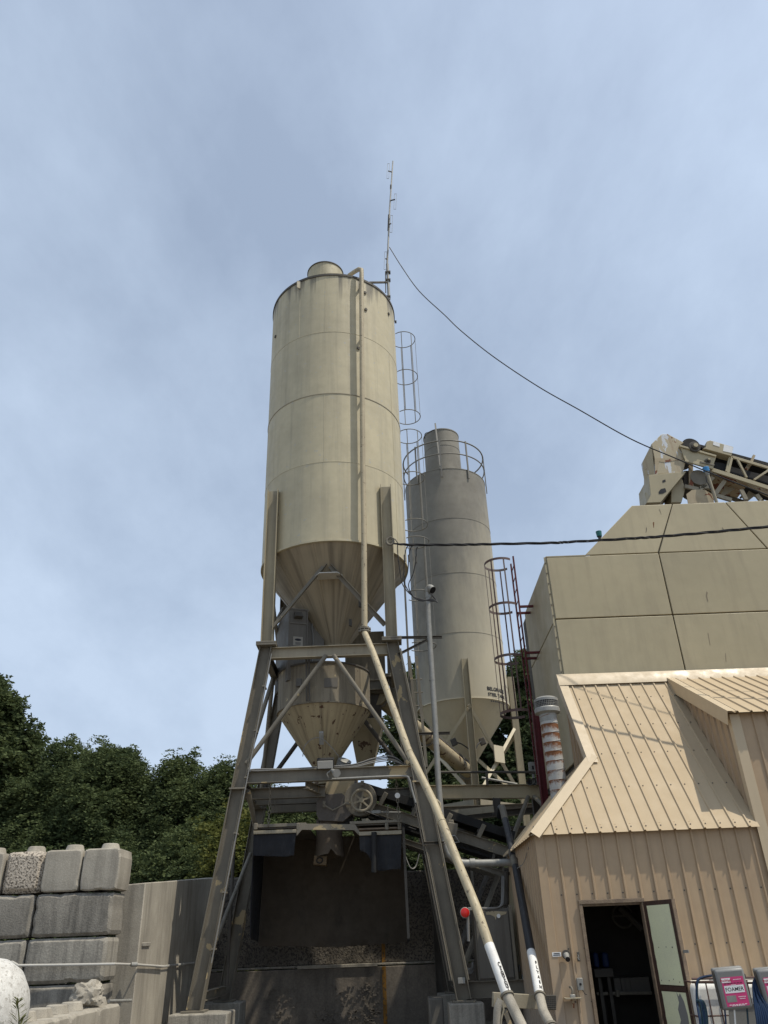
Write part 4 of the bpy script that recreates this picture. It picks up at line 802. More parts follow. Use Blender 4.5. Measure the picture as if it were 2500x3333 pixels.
xc = (F_ + R_) / 2 + Zv(6.22) + V((.06, -.12, 0)); part('cross_plate', MB().obox(xc, (.16, .16, 0), (.01, -.01, 0), (0, 0, .24)), m_cream, gs)
part('cross_beam', MB().bar(F_ + Zv(4.8), R_ + Zv(4.8), .1, .2), m_steel2, gs); part('cross_beam', MB().bar(F_ + Zv(4.8), L_2 + Zv(4.8), .1, .2), m_steel2, gs)
# maker's stencil: two lines of capitals, small print and a state outline
lz = on_cyl('E', 955, 912, GC, GR); ang = math.atan2(lz.x - GC.x, -(lz.y - GC.y))
def on_silo(mb, dx, dz, out): 
    b = MB(); b.v = [(v[0] + dx, v[1] + dz, 0) for v in mb.v]; b.f = mb.f; return wrap(b, V((GC.x, GC.y, lz.z)), (0, 0, 1), (math.sin(ang), -math.cos(ang), 0), GR, .006, out)
lo = MB(); on_silo(text_mb('BELGRADE', .155, .004), 0, .06, lo); on_silo(text_mb('STEEL TANK', .135, .004), .02, -.11, lo)
for k, (dz, wd) in enumerate(((-.22, .5), (-.31, .66))):
    for j in range(9): on_silo(MB().add([(-wd / 2 + j * wd / 9, -.018, 0), (-wd / 2 + (j + .72) * wd / 9, -.018, 0), (-wd / 2 + (j + .72) * wd / 9, .018, 0), (-wd / 2 + j * wd / 9, .018, 0)], [(0, 1, 2, 3)]), .05, dz, lo)
so_ = [(0, .1), (.0, -.58), (.42, -.58), (.40, -.42), (.25, -.27), (.24, -.1), (.34, .02), (.5, .1), (.36, .13), (.22, .14), (.13, .18), (.12, .11)]
for i in range(len(so_)):
    a, b_ = V((*so_[i], 0)), V((*so_[(i + 1) % len(so_)], 0)); n_ = V((-(b_ - a).y, (b_ - a).x, 0)).normalized() * .007
    on_silo(MB().add([a - n_, b_ - n_, b_ + n_, a + n_], [(0, 1, 2, 3)]), .44, .16, lo)
part('maker_stencil', lo, m_ink, gs, label='faded black stencilled maker name and state outline')
for a, b_ in ((('Q', 405, 480, 23.0), ('Q', 610, 575, 22.9)), (('Q', 790, 470, 23.1), ('Q', 700, 560, 22.9))):
    part('vibrator_cable', MB().tube(bez([at(*a), lerp(at(*a), at(*b_), .5) + V((0, 0, .05)), at(*b_)], 6), .02, 6), m_cable, gs)
    part('vibrator', MB().obox(at(*a), (.08, 0, .03), (0, .05, 0), (-.03, 0, .1)), m_dark, gs, .02)
sc = thing('screw_conveyor', 'tan screw conveyor tube rising from the grey silo outlet', 'conveyor', (1.2, 21, 5))
sa, sb_ = at('Q', 600, 880, 23.6), at('N', 1170, 960, 18.6)
part('tube', MB().tube([sa, sb_], .19, 24), m_hop, sc); part('inlet', MB().tube([sa + V((-.1, 0, .1)), V((2.2, 24.2, 5.5))], .2, 20), m_steel, sc)
dd = (sb_ - sa); 
part('top_channel', MB().bar(lerp(sa, sb_, .02) + V((0, 0, .24)), lerp(sa, sb_, .5) + V((0, 0, .24)), .16, .06), m_dark, sc)
for t_ in (.0, .5, .98): part('flange', MB().tube([lerp(sa, sb_, t_), lerp(sa, sb_, t_ + .008)], .235, 24), m_steel, sc)

# ================================================================== LADDERS
def caged(name, label, cx, cy, dirx, hoops, segs, z0, z1, mt, mc, rad=.35, rr=.012, yw=.22, flat=False, open_a=50):
    t = thing(name, label, 'ladder', (cx, cy, z0)); lx = cx - dirx * (rad - .03)
    for s in (-1, 1): part('rail', MB().bar((lx, cy + s * yw, z0), (lx, cy + s * yw, z1), .05, .035, (1, 0, 0)), mt, t)
    z = z0 + .2; first = None
    while z < z1:
        if first is None: first = part('rung', MB().tube([(lx, cy - yw, z), (lx, cy + yw, z)], .012, 6), mt, t); zf = z
        else: o_ = twin('rung', first, t); o_.location = (0, 0, z - zf)
        z += .305
    first = None; a0 = (0 if dirx > 0 else 180) - 180 + open_a; 
    for z in hoops:
        if first is None:
            pts = arc((cx, cy, z), rad, R(a0), R(a0 + 360 - 2 * open_a), 28)
            b = MB()
            if flat:
                b.add([p + V((0, 0, dz)) + (p - V((cx, cy, z))).normalized() * dr for p in pts for dz, dr in ((-.03, 0), (.03, 0), (.03, .008), (-.03, .008))], [(i * 4 + j, i * 4 + (j + 1) % 4, (i + 1) * 4 + (j + 1) % 4, (i + 1) * 4 + j) for i in range(28) for j in range(4)])
            else: b.tube(pts, rr, 6)
            first = part('hoop', b, mc, t); zf = z
        else: o_ = twin('hoop', first, t); o_.location = (0, 0, z - zf)
    for za, zb_ in segs:
        for k in range(5):
            a = R(a0 + 30 + k * (300 - 2 * open_a) / 4); p_ = V((cx + rad * math.cos(a), cy + rad * math.sin(a), 0))
            part('cage_bar', MB().bar(p_ + Zv(za), p_ + Zv(zb_), .034 if flat else .02, .01, (p_ - V((cx, cy, 0))).normalized()), mc, t)
    return t
caged('caged_ladder', 'thin grey caged ladder up the right side of the tan silo', .76, 17.6, 1, [17.05, 15.65, 14.25, 13.6, 12.25, 10.85, 10.35, 8.9, 7.6], [(14.25, 17.05), (10.85, 13.6), (7.6, 10.35)], 3.6, 17.4, m_wire, m_wire)
zc = [at('C', 1115, 1470, 17.5).z, at('C', 1165, 1900, 17.5).z, at('E', 1120, 590, 17.5).z, at('E', 1115, 1128, 17.5).z]
rlad = caged('red_caged_ladder', 'faded red caged ladder beside the tan bin', 2.80, 17.5, -1, zc, [(zc[3], zc[0])], 4.4, zc[0] + .1, m_red, m_redgrey, .36, flat=True)
for z in (at('C', 1340, 1915, 17.5).z, at('E', 1250, 555, 17.5).z):
    for y in (17.3, 17.72): part('wall_bracket', MB().bar((3.12, y, z), (3.5, y, z), .05, .05), m_red, rlad)
solo('red_post', MB().sec(at('Q', 1500, 60, 17.0), at('Q', 1600, 1040, 17.0) + V((0, 0, -.5)), Hs(.14, .16), (0, 1, 0)), m_red, 'dark red steel post between the ladder and the rusty stack', 'post')
# lower ladder by the tower
ll = thing('lower_ladder', 'short tan ladder with red stained rails behind the right tower leg', 'ladder', at('H', 540, 100, 17.2))
for x in (505, 545): part('rail', MB().bar(at('E', x * 0 + 95 + (x - 505) * 1.8, 560, 17.25), at('H', x + 20, 110, 17.25), .06, .03, (0, 1, 0)), m_steel, ll)
for k in range(7): z = 4.9 + k * .3; part('rung', MB().tube([(.46, 17.25, z), (.72, 17.25, z)], .014, 6), m_steel, ll)

# ================================================================== ANTENNA, CABLES, SERVICE MAST
an = thing('antenna_mast', 'slim metal radio mast with folded dipoles on the silo top', 'antenna', at('A', 1105, 1170, 17.9))
a0_, a1_ = at('A', 1105, 1175, 17.9), at('A', 1135, 105, 17.9); am = at('A', 1092, 900, 17.9)
part('lower_pole', MB().tube([a0_, am], .045, 12), m_galv, an); part('upper_pole', MB().tube([am, at('A', 1110, 480, 17.9), a1_], [.028, .028, .022], 10), m_galv, an)
for k, (x, y0, y1, sx_, ym) in enumerate(((1098, 125, 240, 1128, 185), (1152, 358, 476, 1117, 405), (1122, 525, 655, 1105, 590), (1077, 805, 940, 1092, 860))):
    t0, t1 = at('A', x + 3, y0, 17.85), at('A', x - 2, y1, 17.85); wd = V((.035, 0, 0))
    d_ = part('dipole', MB().tube([t0 - wd, t0 + wd, t1 + wd, t1 - wd], .008, 6, closed=True), m_galv, an)
    part('dipole_arm', MB().bar(at('A', x, ym - 4, 17.85), at('A', sx_, ym + 4, 17.88), .03, .03), m_cable, d_)
for y in (965, 1025, 1155): part('clamp', MB().obox(at('A', 1097, y, 17.9), (.08, 0, 0), (0, .06, 0), (0, 0, .025)), m_dark, an)
part('bracket', MB().bar(at('A', 955, 1042, 17.6), at('A', 1090, 1040, 17.85), .05, .05).bar(at('A', 1078, 960, 17.85), at('A', 1080, 1120, 17.85), .03, .03), m_dark, an)
part('tape_band', MB().tube([at('A', 1105, 520, 17.9), at('A', 1100, 640, 17.9)], .034, 10).tube([at('A', 1120, 290, 17.9), at('A', 1119, 320, 17.9)], .032, 10), m_dark, an)
ac = [('S', 1268, 805, 17.85), ('S', 1310, 872, 17.4), ('S', 1365, 948, 16.9), ('S', 1447, 1025, 16.4), ('S', 1500, 1076, 16.0), ('S', 1605, 1160, 15.5), ('S', 1750, 1257, 15.0), ('S', 1884, 1333, 14.6), ('S', 2050, 1427, 14.2), ('S', 2200, 1492, 13.9), ('S', 2321, 1543, 13.7), ('S', 2500, 1612, 13.4), ('S', 2700, 1690, 13.1)]
solo('antenna_cable', MB().tube(bez([at(*a) for a in ac], 6), .014, 6), m_cable, 'thin black cable sagging from the mast to the right', 'cable')
pc = [('S', 1270, 1768, 15.6), ('S', 1333, 1773, 15.4), ('S', 1482, 1773, 15.0), ('S', 1601, 1771, 14.7), ('S', 1800, 1767, 14.2), ('S', 1855, 1764, 14.1), ('S', 2050, 1753, 13.7), ('S', 2142, 1747, 13.55), ('S', 2316, 1732, 13.3), ('S', 2500, 1714, 13.0), ('S', 2700, 1692, 12.7)]
base = bez([at(*a) for a in pc], 24); pcb = thing('power_cable', 'twisted black power cable crossing in front of the tan bin', 'cable', base[0])
for k in range(3):
    pts = [p_ + 0.018 * V((0, math.cos(i * .22 + k * 2.094), math.sin(i * .22 + k * 2.094))) * min(1, i / 20) for i, p_ in enumerate(base)]
    part('strand', MB().tube(pts, .0135, 6), m_cable, pcb)
ins = thing('cable_anchor', 'round grey insulator on the right silo column', 'insulator', at('B', 1115, 985, 15.6))
ic = at('B', 1113, 985, 15.62); part('spool', MB().tube([ic + V((0, -.05, 0)) + V((math.cos(a) * .075, 0, math.sin(a) * .085)) for a in [i * math.pi / 10 for i in range(20)]], .03, 8, closed=True), m_steel, ins); part('hook', MB().tube([ic + V((-.05, -.05, .12)), ic + V((.02, -.08, .1)), ic + V((.12, -.08, .03)), at('O', 140, 270, 15.55)], .014, 8), m_steel, ins)
ma = thing('service_mast', 'galvanised electrical mast pipe with weatherhead right of the tower', 'conduit mast', (.9, 15.9, 2.7))
mt_ = at('O', 545, 1010, 15.9); mpts = [mt_, at('E', 285, 200, 15.9), at('E', 350, 1200, 15.9), at('H', 655, 200, 15.9), at('H', 680, 560, 15.9), at('H', 695, 690, 15.9), at('H', 730, 780, 15.9), at('H', 790, 835, 15.9), at('H', 850, 853, 15.9), at('H', 1000, 853, 15.9), at('H', 1345, 845, 15.9)]
part('pipe', MB().tube(mpts, [.058] * 4 + [.066] * 7, 18), m_galv, ma)
for a, b_, q in ((('H', 900, 853), ('H', 940, 852), .083), (('E', 322, 790), ('E', 323, 800), .064), (('H', 693, 640), ('H', 694, 655), .078)): part('coupling', MB().tube([at(*a, 15.9), at(*b_, 15.9)], q, 18), m_galv, ma)
part('weatherhead', MB().tube(bez([mt_ + V((0, 0, -.02)), mt_ + V((.005, -.01, .13)), mt_ + V((.06, -.05, .19)), mt_ + V((.12, -.1, .12))], 5), [.066] * 5 + [.075] * 5 + [.085] * 5 + [.09], 16), m_galv, ma)
for (a, b_) in (((('N', 1240, 322, 15.75)), ('O', 740, 1555, 16.0)), (('N', 1385, 500, 15.75), ('O', 540, 1590, 15.9)), (('E', 90, 1330, 15.85), ('E', 495, 1318, 16.0)), (('H', 540, 700, 15.6), ('H', 700, 695, 15.85))):
    part('strut', MB().sec(at(*a), at(*b_), Cs(.05, .05, .008)), m_dark, ma)
part('mouth', MB().disc(mt_ + V((.122, -.102, .116)), (.06, -.05, -.07), .078, .006, 16), m_ink, ma)
for k, (x0, y0, x1, y1, x2, y2) in enumerate(((145, 275, 150, 480, 215, 850), (290, 305, 238, 480, 225, 800), (350, 305, 295, 480, 240, 830), (410, 335, 392, 500, 290, 850))):
    pts = bez([at('O', x0, y0, 15.5), at('O', (x0 + x1) / 2 - 8, (y0 + y1) / 2 - 30, 15.52), at('O', x1, y1, 15.55), at('O', (x1 + x2) / 2 + (10 if k > 1 else -4), (y1 + y2) / 2 + 20, 15.6), at('O', x2, y2, 15.6), at('O', 330 + 8 * k, 985 + 6 * k, 15.62), at('O', 470, 1040 + 8 * k, 15.62), at('O', 600, 1065 - 10 * k, 15.6), at('O', 660 + 6 * k, 1050 + 10 * k, 15.6), at('O', 590, 965, 15.78)], 8)
    t_ = thing('service_drop_wire', ['bare wire leftmost of the four drop wires to the weatherhead', 'black drop wire second from the left with taped splice', 'black drop wire third from the left with taped splice', 'black drop wire rightmost of the four with taped splice'][k], 'wire', pts[0], 'drop wires looping to the weatherhead')
    part('wire', MB().tube(pts, .011, 6), m_cable, t_)
    c_ = at('O', x1, y1, 15.55); part('splice', MB().tube([c_ + V((0, 0, .07)), c_ + V((0, 0, -.09))], .022 if k else .014, 8), m_dark, t_)

# ================================================================== SHED WITH RIBBED SHEETS
PITCH_R = .2286
PROF = [(0, 0), (.013, .026), (.034, .026), (.047, 0), (.138, 0)]
def ribs(name, parent, O, U, Vd, N, L_, f0, f1, mt, off=0.0, per=4, solid=0):
    O, U, Vd, N = V(O), V(U).normalized(), V(Vd).normalized(), V(N).normalized()
    us = []; i = -1
    while i * PITCH_R + off < L_ + PITCH_R:
        us += [(i * PITCH_R + off + a, h, i) for a, h in PROF]; i += 1
    us = [q for q in us if 0 < q[0] < L_]
    us = [(0, 0, us[0][2])] + us + [(L_, 0, us[-1][2])]
    eps = 1e-4; sheets = {}
    for a, b_ in zip(us[:-1], us[1:]):
        ev = lambda f, u, s: f(u) if abs(f(u + eps) - f(u - eps)) < .01 else f(u + s * eps)   # neighbours share a value except at a step
        lo0, hi0, lo1, hi1 = ev(f0, a[0], 1), ev(f1, a[0], 1), ev(f0, b_[0], -1), ev(f1, b_[0], -1)
        if hi0 - lo0 < .005 and hi1 - lo1 < .005: continue
        hi0 = max(hi0, lo0); hi1 = max(hi1, lo1)
        P0, P1 = O + U * a[0] + N * a[1], O + U * b_[0] + N * b_[1]
        sheets.setdefault(a[2] // per, MB()).add([P0 + Vd * lo0, P1 + Vd * lo1, P1 + Vd * hi1, P0 + Vd * hi0], [(0, 1, 2, 3)])
    for k in sorted(sheets):
        key = {}; idx = []; nv = []                                   # weld neighbouring strips into one sheet
        for q in sheets[k].v:
            h_ = tuple(round(c * 2e4) for c in q)
            if h_ not in key: key[h_] = len(nv); nv.append(q)
            idx.append(key[h_])
        sheets[k].v = nv; fs2 = [tuple(dict.fromkeys(idx[i] for i in f)) for f in sheets[k].f]; sheets[k].f = [f for f in fs2 if len(f) > 2]
        o_ = part(name, sheets[k], mt, parent, sharp=12)
        if solid:
            m_ = o_.modifiers.new('sheet', 'SOLIDIFY'); m_.thickness = solid; m_.offset = -1
def screws(parent, O, U, Vd, N, us, vs):
    O, U, Vd, N = V(O), V(U).normalized(), V(Vd).normalized(), V(N).normalized(); b = MB()
    for u in us:
        for v in vs:
            q = v(u) if callable(v) else v
            if q is None: continue
            c = O + U * u + Vd * q; b.tube([c, c + N * .009], .011, 6)
    o_ = part('screws', b, m_dark, parent); o_['kind'] = 'stuff'
sh = thing('ribbed_shed', 'tan ribbed metal shed with steep roof and open door', 'shed', (4, 14, 0))
XA, XB, XE, YW = 2.15, 5.56, 8.8, 12.9
EY, EZ, SL = 12.78, 2.875, 1.268; SLF = math.sqrt(1 + SL * SL); HX, HY = 3.36, 13.82
DX0, DX1, DZ = 2.70, 3.59, 1.915
off_w = (DX0 - XA) % PITCH_R - .03
ribs('wall_sheet', sh, (XA, YW, 0), (1, 0, 0), (0, 0, 1), (0, -1, 0), XB - XA, lambda u: DZ + .03 if DX0 - XA - .02 < u < DX1 - XA + .02 else .05, lambda u: 3.0, m_wall, off_w)
ribs('wall_sheet', sh, (XB, YW - .03, 0), (1, 0, 0), (0, 0, 1), (0, -1, 0), XE - XB, lambda u: .05, lambda u: 4.62, m_wall, .1)
ribs('wall_sheet', sh, (XA, 16.4, 0), (0, -1, 0), (0, 0, 1), (-1, 0, 0), 16.4 - YW, lambda u: .05, lambda u: 2.98, m_wall, .05)
# roof of the low bay: front slope, hip slope, flashings
vtop = (15.2 - EY) * SLF; hipv = (HY - EY) * SLF
ribs('roof_sheet', sh, (2.05, EY, EZ), (1, 0, 0), (0, 1, SL), (0, -SL, 1), 5.55 - 2.05, lambda u: 0, lambda u: u / (HX - 2.05) * hipv if u < HX - 2.05 else vtop, m_roof, .12)
hs = (EZ + (HY - EY) * SL - EZ) / (HX - 2.05)
ribs('roof_sheet', sh, (2.05, 16.4, EZ), (0, -1, 0), (1, 0, hs), (-hs, 0, 1), 16.4 - EY, lambda u: 0, lambda u: min((16.4 - EY - u) / (HY - EY), 1) * (HX - 2.05) * math.sqrt(1 + hs * hs), m_roof, .05)
us = [.12 + .029 + k * PITCH_R for k in range(15)]
screws(sh, (2.05, EY, EZ), (1, 0, 0), (0, 1, SL), (0, -SL, 1), [u + .04 for u in us], [.1] + [(lambda u, q=q: q if u > HX - 2.05 + .05 or q < u / (HX - 2.05) * hipv - .15 else None) for q in (.95, 1.75, 2.5, 3.3)])
screws(sh, (XA, YW, 0), (1, 0, 0), (0, 0, 1), (0, -1, 0), [off_w - .02 + PITCH_R * k for k in range(1, 15)], [(lambda u, q=q: None if DX0 - XA < u < DX1 - XA and q < 1.95 else q) for q in (.7, 1.35, 2.05)])
hz0, hz1 = V((2.05, EY, EZ)), V((HX, HY, EZ + (HY - EY) * SL)); nF = V((0, -SL, 1)).normalized(); nS = V((-hs, 0, 1)).normalized(); hd_ = (hz1 - hz0).normalized()
wF = nF.cross(hd_).normalized(); wF = wF if wF.x > 0 else -wF; wS = nS.cross(hd_).normalized(); wS = wS if wS.y > 0 else -wS
lift = V((0, 0, .05)); e0, e1 = hz0 + hd_ * .0, hz1 + hd_ * .06
part('hip_cap', MB().add([e0 + lift, e1 + lift, e1 + wF * .14 + nF * .036, e0 + wF * .14 + nF * .036, e0 + wS * .14 + nS * .036, e1 + wS * .14 + nS * .036, e0 + wF * .142 + nF * .004, e1 + wF * .142 + nF * .004], [(0, 1, 2, 3), (0, 4, 5, 1), (3, 2, 7, 6)]), m_trim, sh)
r0, r1 = V((HX, HY - .1, EZ + (HY - .1 - EY) * SL)), V((HX, 15.2, EZ + (15.2 - EY) * SL)); sd_ = (r1 - r0).normalized()
part('rake_trim', MB().add([r0 + V((.13, 0, 0)) + nF * .03, r1 + V((.13, 0, 0)) + nF * .03, r1 + V((-.04, 0, 0)) + nF * .035, r0 + V((-.04, 0, 0)) + nF * .035, r0 + V((-.04, 0, 0)) - nF * .14, r1 + V((-.04, 0, 0)) - nF * .14], [(0, 1, 2, 3), (3, 2, 5, 4)]), m_trim, sh)
zt_ = EZ + (15.2 - EY) * SL
part('ridge_flashing', MB().add([(HX - .05, 15.17, zt_ + .13), (XE, 15.17, zt_ + .10), (XE, 15.1, zt_ + .02), (HX - .05, 15.1, zt_ + .02), (XE, 15.04, zt_ - .13), (HX - .05, 15.04, zt_ - .13)], [(0, 1, 2, 3), (3, 2, 4, 5)]), m_trim, sh)
ribs('wall_sheet', sh, (HX + .06, 15.2, 0), (0, -1, 0), (0, 0, 1), (-1, 0, 0), 15.2 - HY, lambda u: 2.9, lambda u: EZ + (15.2 - u - EY) * SL - .03, m_wall, .05)
# tall bay on the right
TY, TZ = 12.72, 4.60; TS = (zt_ - .02 - TZ) / (15.2 - TY)
ribs('roof_sheet', sh, (XB - .1, TY, TZ), (1, 0, 0), (0, 1, TS), (0, -TS, 1), XE - XB + .1, lambda u: 0, lambda u: (15.2 - TY) * math.sqrt(1 + TS * TS), m_roof, .14)
screws(sh, (XB - .1, TY, TZ), (1, 0, 0), (0, 1, TS), (0, -TS, 1), [.2 + k * PITCH_R for k in range(13)], [.1, 1.3, 2.4])
ribs('wall_sheet', sh, (XB, 15.2, 0), (0, -1, 0), (0, 0, 1), (-1, 0, 0), 15.2 - (YW - .03), lambda u: EZ + (15.2 - u - EY) * SL - .1 if u < 15.2 - EY else 2.7, lambda u: TZ + (15.2 - u - TY) * TS - .02, m_wall, .05)
n2 = V((0, -TS, 1)).normalized(); q0, q1 = V((XB - .1, TY - .02, TZ - .02 * TS)), V((XB - .1, 15.2, zt_ - .02))
part('rake_trim', MB().add([q0 + V((.13, 0, 0)) + n2 * .03, q1 + V((.13, 0, 0)) + n2 * .03, q1 + n2 * .035 - V((.01, 0, 0)), q0 + n2 * .035 - V((.01, 0, 0)), q0 - n2 * .2 - V((.01, 0, 0)), q1 - n2 * .2 - V((.01, 0, 0))], [(0, 1, 2, 3), (3, 2, 5, 4)]), m_trim, sh)
part('corner_trim', MB().box(XB - .03, XB + .13, YW - .06, YW - .052, .05, 4.6).box(XB - .03, XB - .022, YW - .052, YW + .06, 2.9, 4.6), m_trim, sh)
part('corner_trim', MB().box(XA - .03, XA + .1, YW - .03, YW - .024, .05, 2.93).box(XA - .03, XA - .024, YW - .024, YW + .1, .05, 2.93), m_wall, sh)
part('eave_trim', MB().box(XA, XB, EY + .095, EY + .1, EZ + .0, EZ + .08), m_wall, sh)
# room behind the open door
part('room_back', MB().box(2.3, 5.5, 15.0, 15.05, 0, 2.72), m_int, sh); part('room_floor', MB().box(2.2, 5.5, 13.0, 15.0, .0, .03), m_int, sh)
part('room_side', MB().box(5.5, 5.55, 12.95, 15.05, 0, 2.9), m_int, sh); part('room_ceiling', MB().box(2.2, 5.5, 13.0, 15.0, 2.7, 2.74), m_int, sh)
part('door_frame', MB().box(DX0 - .05, DX1 + .03, YW - .05, YW - .022, DZ, DZ + .055), m_wood, sh, .004)
part('door_frame', MB().box(DX0 - .05, DX0, YW - .045, YW + .09, .03, DZ - .002), m_wood, sh, .004); part('door_frame', MB().box(DX1 - .015, DX1 + .03, YW - .04, YW + .09, .03, DZ - .002), m_wood, sh, .004)
part('door_frame', MB().box(DX0, DX1 - .017, YW + .02, YW + .09, DZ - .03, DZ + .03), m_wood, sh, .004)
# the door leaf, swung out towards the camera
h0 = V((DX1 + .03, YW - .06, 0)); h1 = atx('J2', 1062, 450, 3.845); de = V((h1.x, h1.y, 0)) - h0; dl = de.length; de.normalize(); dn = V((de.y, -de.x, 0)); dn = dn if dn.x < 0 else -dn
dr = part('door', MB().add([h0 + de * u + dn * v + Zv(z) for u in (0, dl) for v in (0, .04) for z in (.06, 1.92)], [(0, 1, 3, 2), (4, 6, 7, 5), (0, 4, 5, 1), (2, 3, 7, 6), (0, 2, 6, 4), (1, 5, 7, 3)]), m_brown, sh, .004, label='open door with two pale green panels in a dark brown frame')
def dbox(u0, u1, z0, z1, t0, t1): return MB().add([h0 + de * u + dn * v + Zv(z) for u in (u0, u1) for v in (t0, t1) for z in (z0, z1)], [(0, 1, 3, 2), (4, 6, 7, 5), (0, 4, 5, 1), (2, 3, 7, 6), (0, 2, 6, 4), (1, 5, 7, 3)])
rr = random.Random(3)
def rag(u0, u1, z0, z1):
    pts = []
    for k in range(15): pts.append((u0 + rr.uniform(0, .012), lerp(z1, z0, k / 14)))
    pts += [(u1, z0), (u1, z1)]; return MB().prism([h0 + de * u + dn * .041 + Zv(z) for u, z in pts], dn * .006)
part('panel', rag(.085, dl - .075, .88, 1.86), m_door, dr); part('panel', rag(.085, dl - .075, .10, .80), m_door, dr)
part('panel_scar', MB().prism([h0 + de * (dl * a) + dn * .048 + Zv(z) for a, z in ((.62, .80), (.66, .75), (.72, .79), (.80, .70), (.84, .55), (.82, .2), (.5, .2), (.52, .4), (.6, .48), (.57, .6), (.64, .68))], dn * .002), m_foam, dr, label='bare grey scar in the lower panel')
part('edge_strip', dbox(dl, dl + .015, .06, 1.92, -.005, .05), m_wood, dr)
for z in (.84, .83): pass
part('mid_rail', dbox(.05, dl - .03, .815, .865, .041, .055), m_brown, dr)
part('nail_holes', MB().tube([h0, h0 + V((0, 0, .001))], .001, 4), m_ink, dr) if False else None
for u, z in ((.30, 1.33), (.55, 1.335), (.75, 1.33), (.2, .93), (.45, .93), (.78, .92), (.6, .95)):
    c_ = h0 + de * (dl * u) + dn * .0475 + Zv(z); part('screw_hole', MB().tube([c_, c_ + dn * .002], .007 if u != .75 else .011, 8), m_ink, dr)
part('hasp', MB().obox(h0 + de * (dl + .07) + Zv(1.28) + dn * .02, de * .06, dn * .004, V((0, 0, .018))), m_galv, dr)

# machines in the dark room
mc = thing('blue_motor_set', 'blue motor housings inside the dark doorway', 'machine', (3.0, 14.3, .9))
for x0, x1 in ((295, 385), (400, 505)):
    a, b_ = at('M', x0, 740, 14.3), at('M', x1, 920, 14.3); part('motor', MB().box(a.x, b_.x, 14.3, 14.6, b_.z, a.z), m_bluedk, mc, .03)
a, b_ = at('M', 300, 935, 14.3), at('M', 540, 1030, 14.3); part('base', MB().box(a.x, b_.x, 14.25, 14.7, b_.z, a.z), m_dark, mc, .01); part('stand', MB().box(a.x + .05, a.x + .1, 14.3, 14.6, .03, b_.z).box(b_.x - .1, b_.x - .05, 14.3, 14.6, .03, b_.z), m_dark, mc)
wl = thing('hand_wheel', 'large pale pipe wheel high inside the doorway', 'wheel', at('M', 655, 300, 14.6)); c_ = at('M', 655, 300, 14.6)
part('rim', MB().tube([c_ + V((math.cos(a) * .17, 0, math.sin(a) * .17)) for a in [i * math.pi / 14 for i in range(28)]], .018, 8, closed=True), m_dark, wl); part('shaft', MB().tube([c_ + V((-.02, 0, .12)), at('M', 900, 470, 14.4)], .05, 10), m_dark, wl); part('spoke', MB().bar(c_ - V((.16, 0, 0)), c_ + V((.16, 0, 0)), .03, .03).bar(c_ - V((0, 0, .16)), c_ + V((0, 0, .16)), .03, .03), m_dark, wl)
a, b_ = at('M', 340, 1235, 14.4), at('M', 1000, 1225, 14.4); solo('rail_pipe', MB().tube([a, b_], .025, 8).tube([at('M', 590, 1190, 14.35), at('M', 592, 1270, 14.35)], .03, 8), m_steel, 'pale horizontal pipe low inside the doorway', 'pipe')
a, b_ = at('M', 540, 1045, 14.6), at('M', 1000, 1225, 14.6); solo('work_bench', MB().box(a.x, b_.x, 14.6, 14.95, b_.z, a.z).box(a.x + .1, a.x + .25, 14.55, 14.6, a.z - .2, a.z), m_plate, 'grey bench box at the back of the dark room', 'bench', bevel=.008)

# fittings on the front wall of the shed
def wallpt(k, x, y, dy=.03): return at(k, x, y, YW - dy)
wlmp = thing('wall_lamp', 'small chrome lamp head on the wall left of the doorway', 'lamp', wallpt('J6', 1420, 880)); c_ = wallpt('J6', 1420, 860)
part('wall_plate', MB().disc(c_, (0, -1, 0), .06, .02, 20), m_dark, wlmp); e_ = at('J6', 1445, 925, YW - .16); part('head', MB().tube([c_ + V((0, -.02, -.01)), lerp(c_, e_, .5), e_], [.045, .035, .03], 16), m_galv, wlmp); part('collar', MB().tube([lerp(c_, e_, .93), e_ + (e_ - c_) * .02], .033, 16), m_ink, wlmp)
sg = thing('wall_notice', 'tiny white notice left of the lamp', 'sign', wallpt('J6', 1295, 880)); c_ = wallpt('J6', 1295, 857, .034)
part('plate', MB().obox(c_, (.063, 0, 0), (0, .003, 0), (0, 0, .027)), m_lab, sg)
for z, wd in ((.012, .045), (-.009, .052)):
    for j in range(7): part('print', MB().obox(c_ + V((-wd + (j + .5) * wd * 2 / 7, -.004, z)), (wd / 9, 0, 0), (0, .0008, 0), (0, 0, .0065)), m_ink, sg)
la_ = thing('door_latch', 'twisted steel latch left of the doorway', 'latch', wallpt('J6', 1590, 940)); part('plate', MB().obox(wallpt('J6', 1585, 855, .035), (.018, 0, 0), (0, .008, 0), (0, 0, .03)).obox(wallpt('J6', 1592, 925, .035), (.02, 0, 0), (0, .01, 0), (0, 0, .025)), m_dark, la_, .004); part('link', MB().tube([wallpt('J6', x, y, .05) for x, y in ((1578, 860), (1592, 880), (1580, 905), (1598, 930))], .007, 6), m_galv, la_)
sw = thing('switch_box', 'small steel switch box with a black button left of the doorway', 'switch', wallpt('J6', 1610, 1320)); c_ = wallpt('J6', 1610, 1258, .05)
part('box', MB().obox(c_, (.042, 0, 0), (0, .025, 0), (0, 0, .075)), m_galv, sw, .006); part('button', MB().disc(c_ + V((0, -.024, 0)), (0, -1, 0), .016, .012, 14), m_ink, sw); part('cord', MB().tube([c_ + V((.02, 0, -.07)), c_ + V((.05, -.02, -.12)), c_ + V((.07, -.01, -.13))], .005, 6), m_cable, sw)
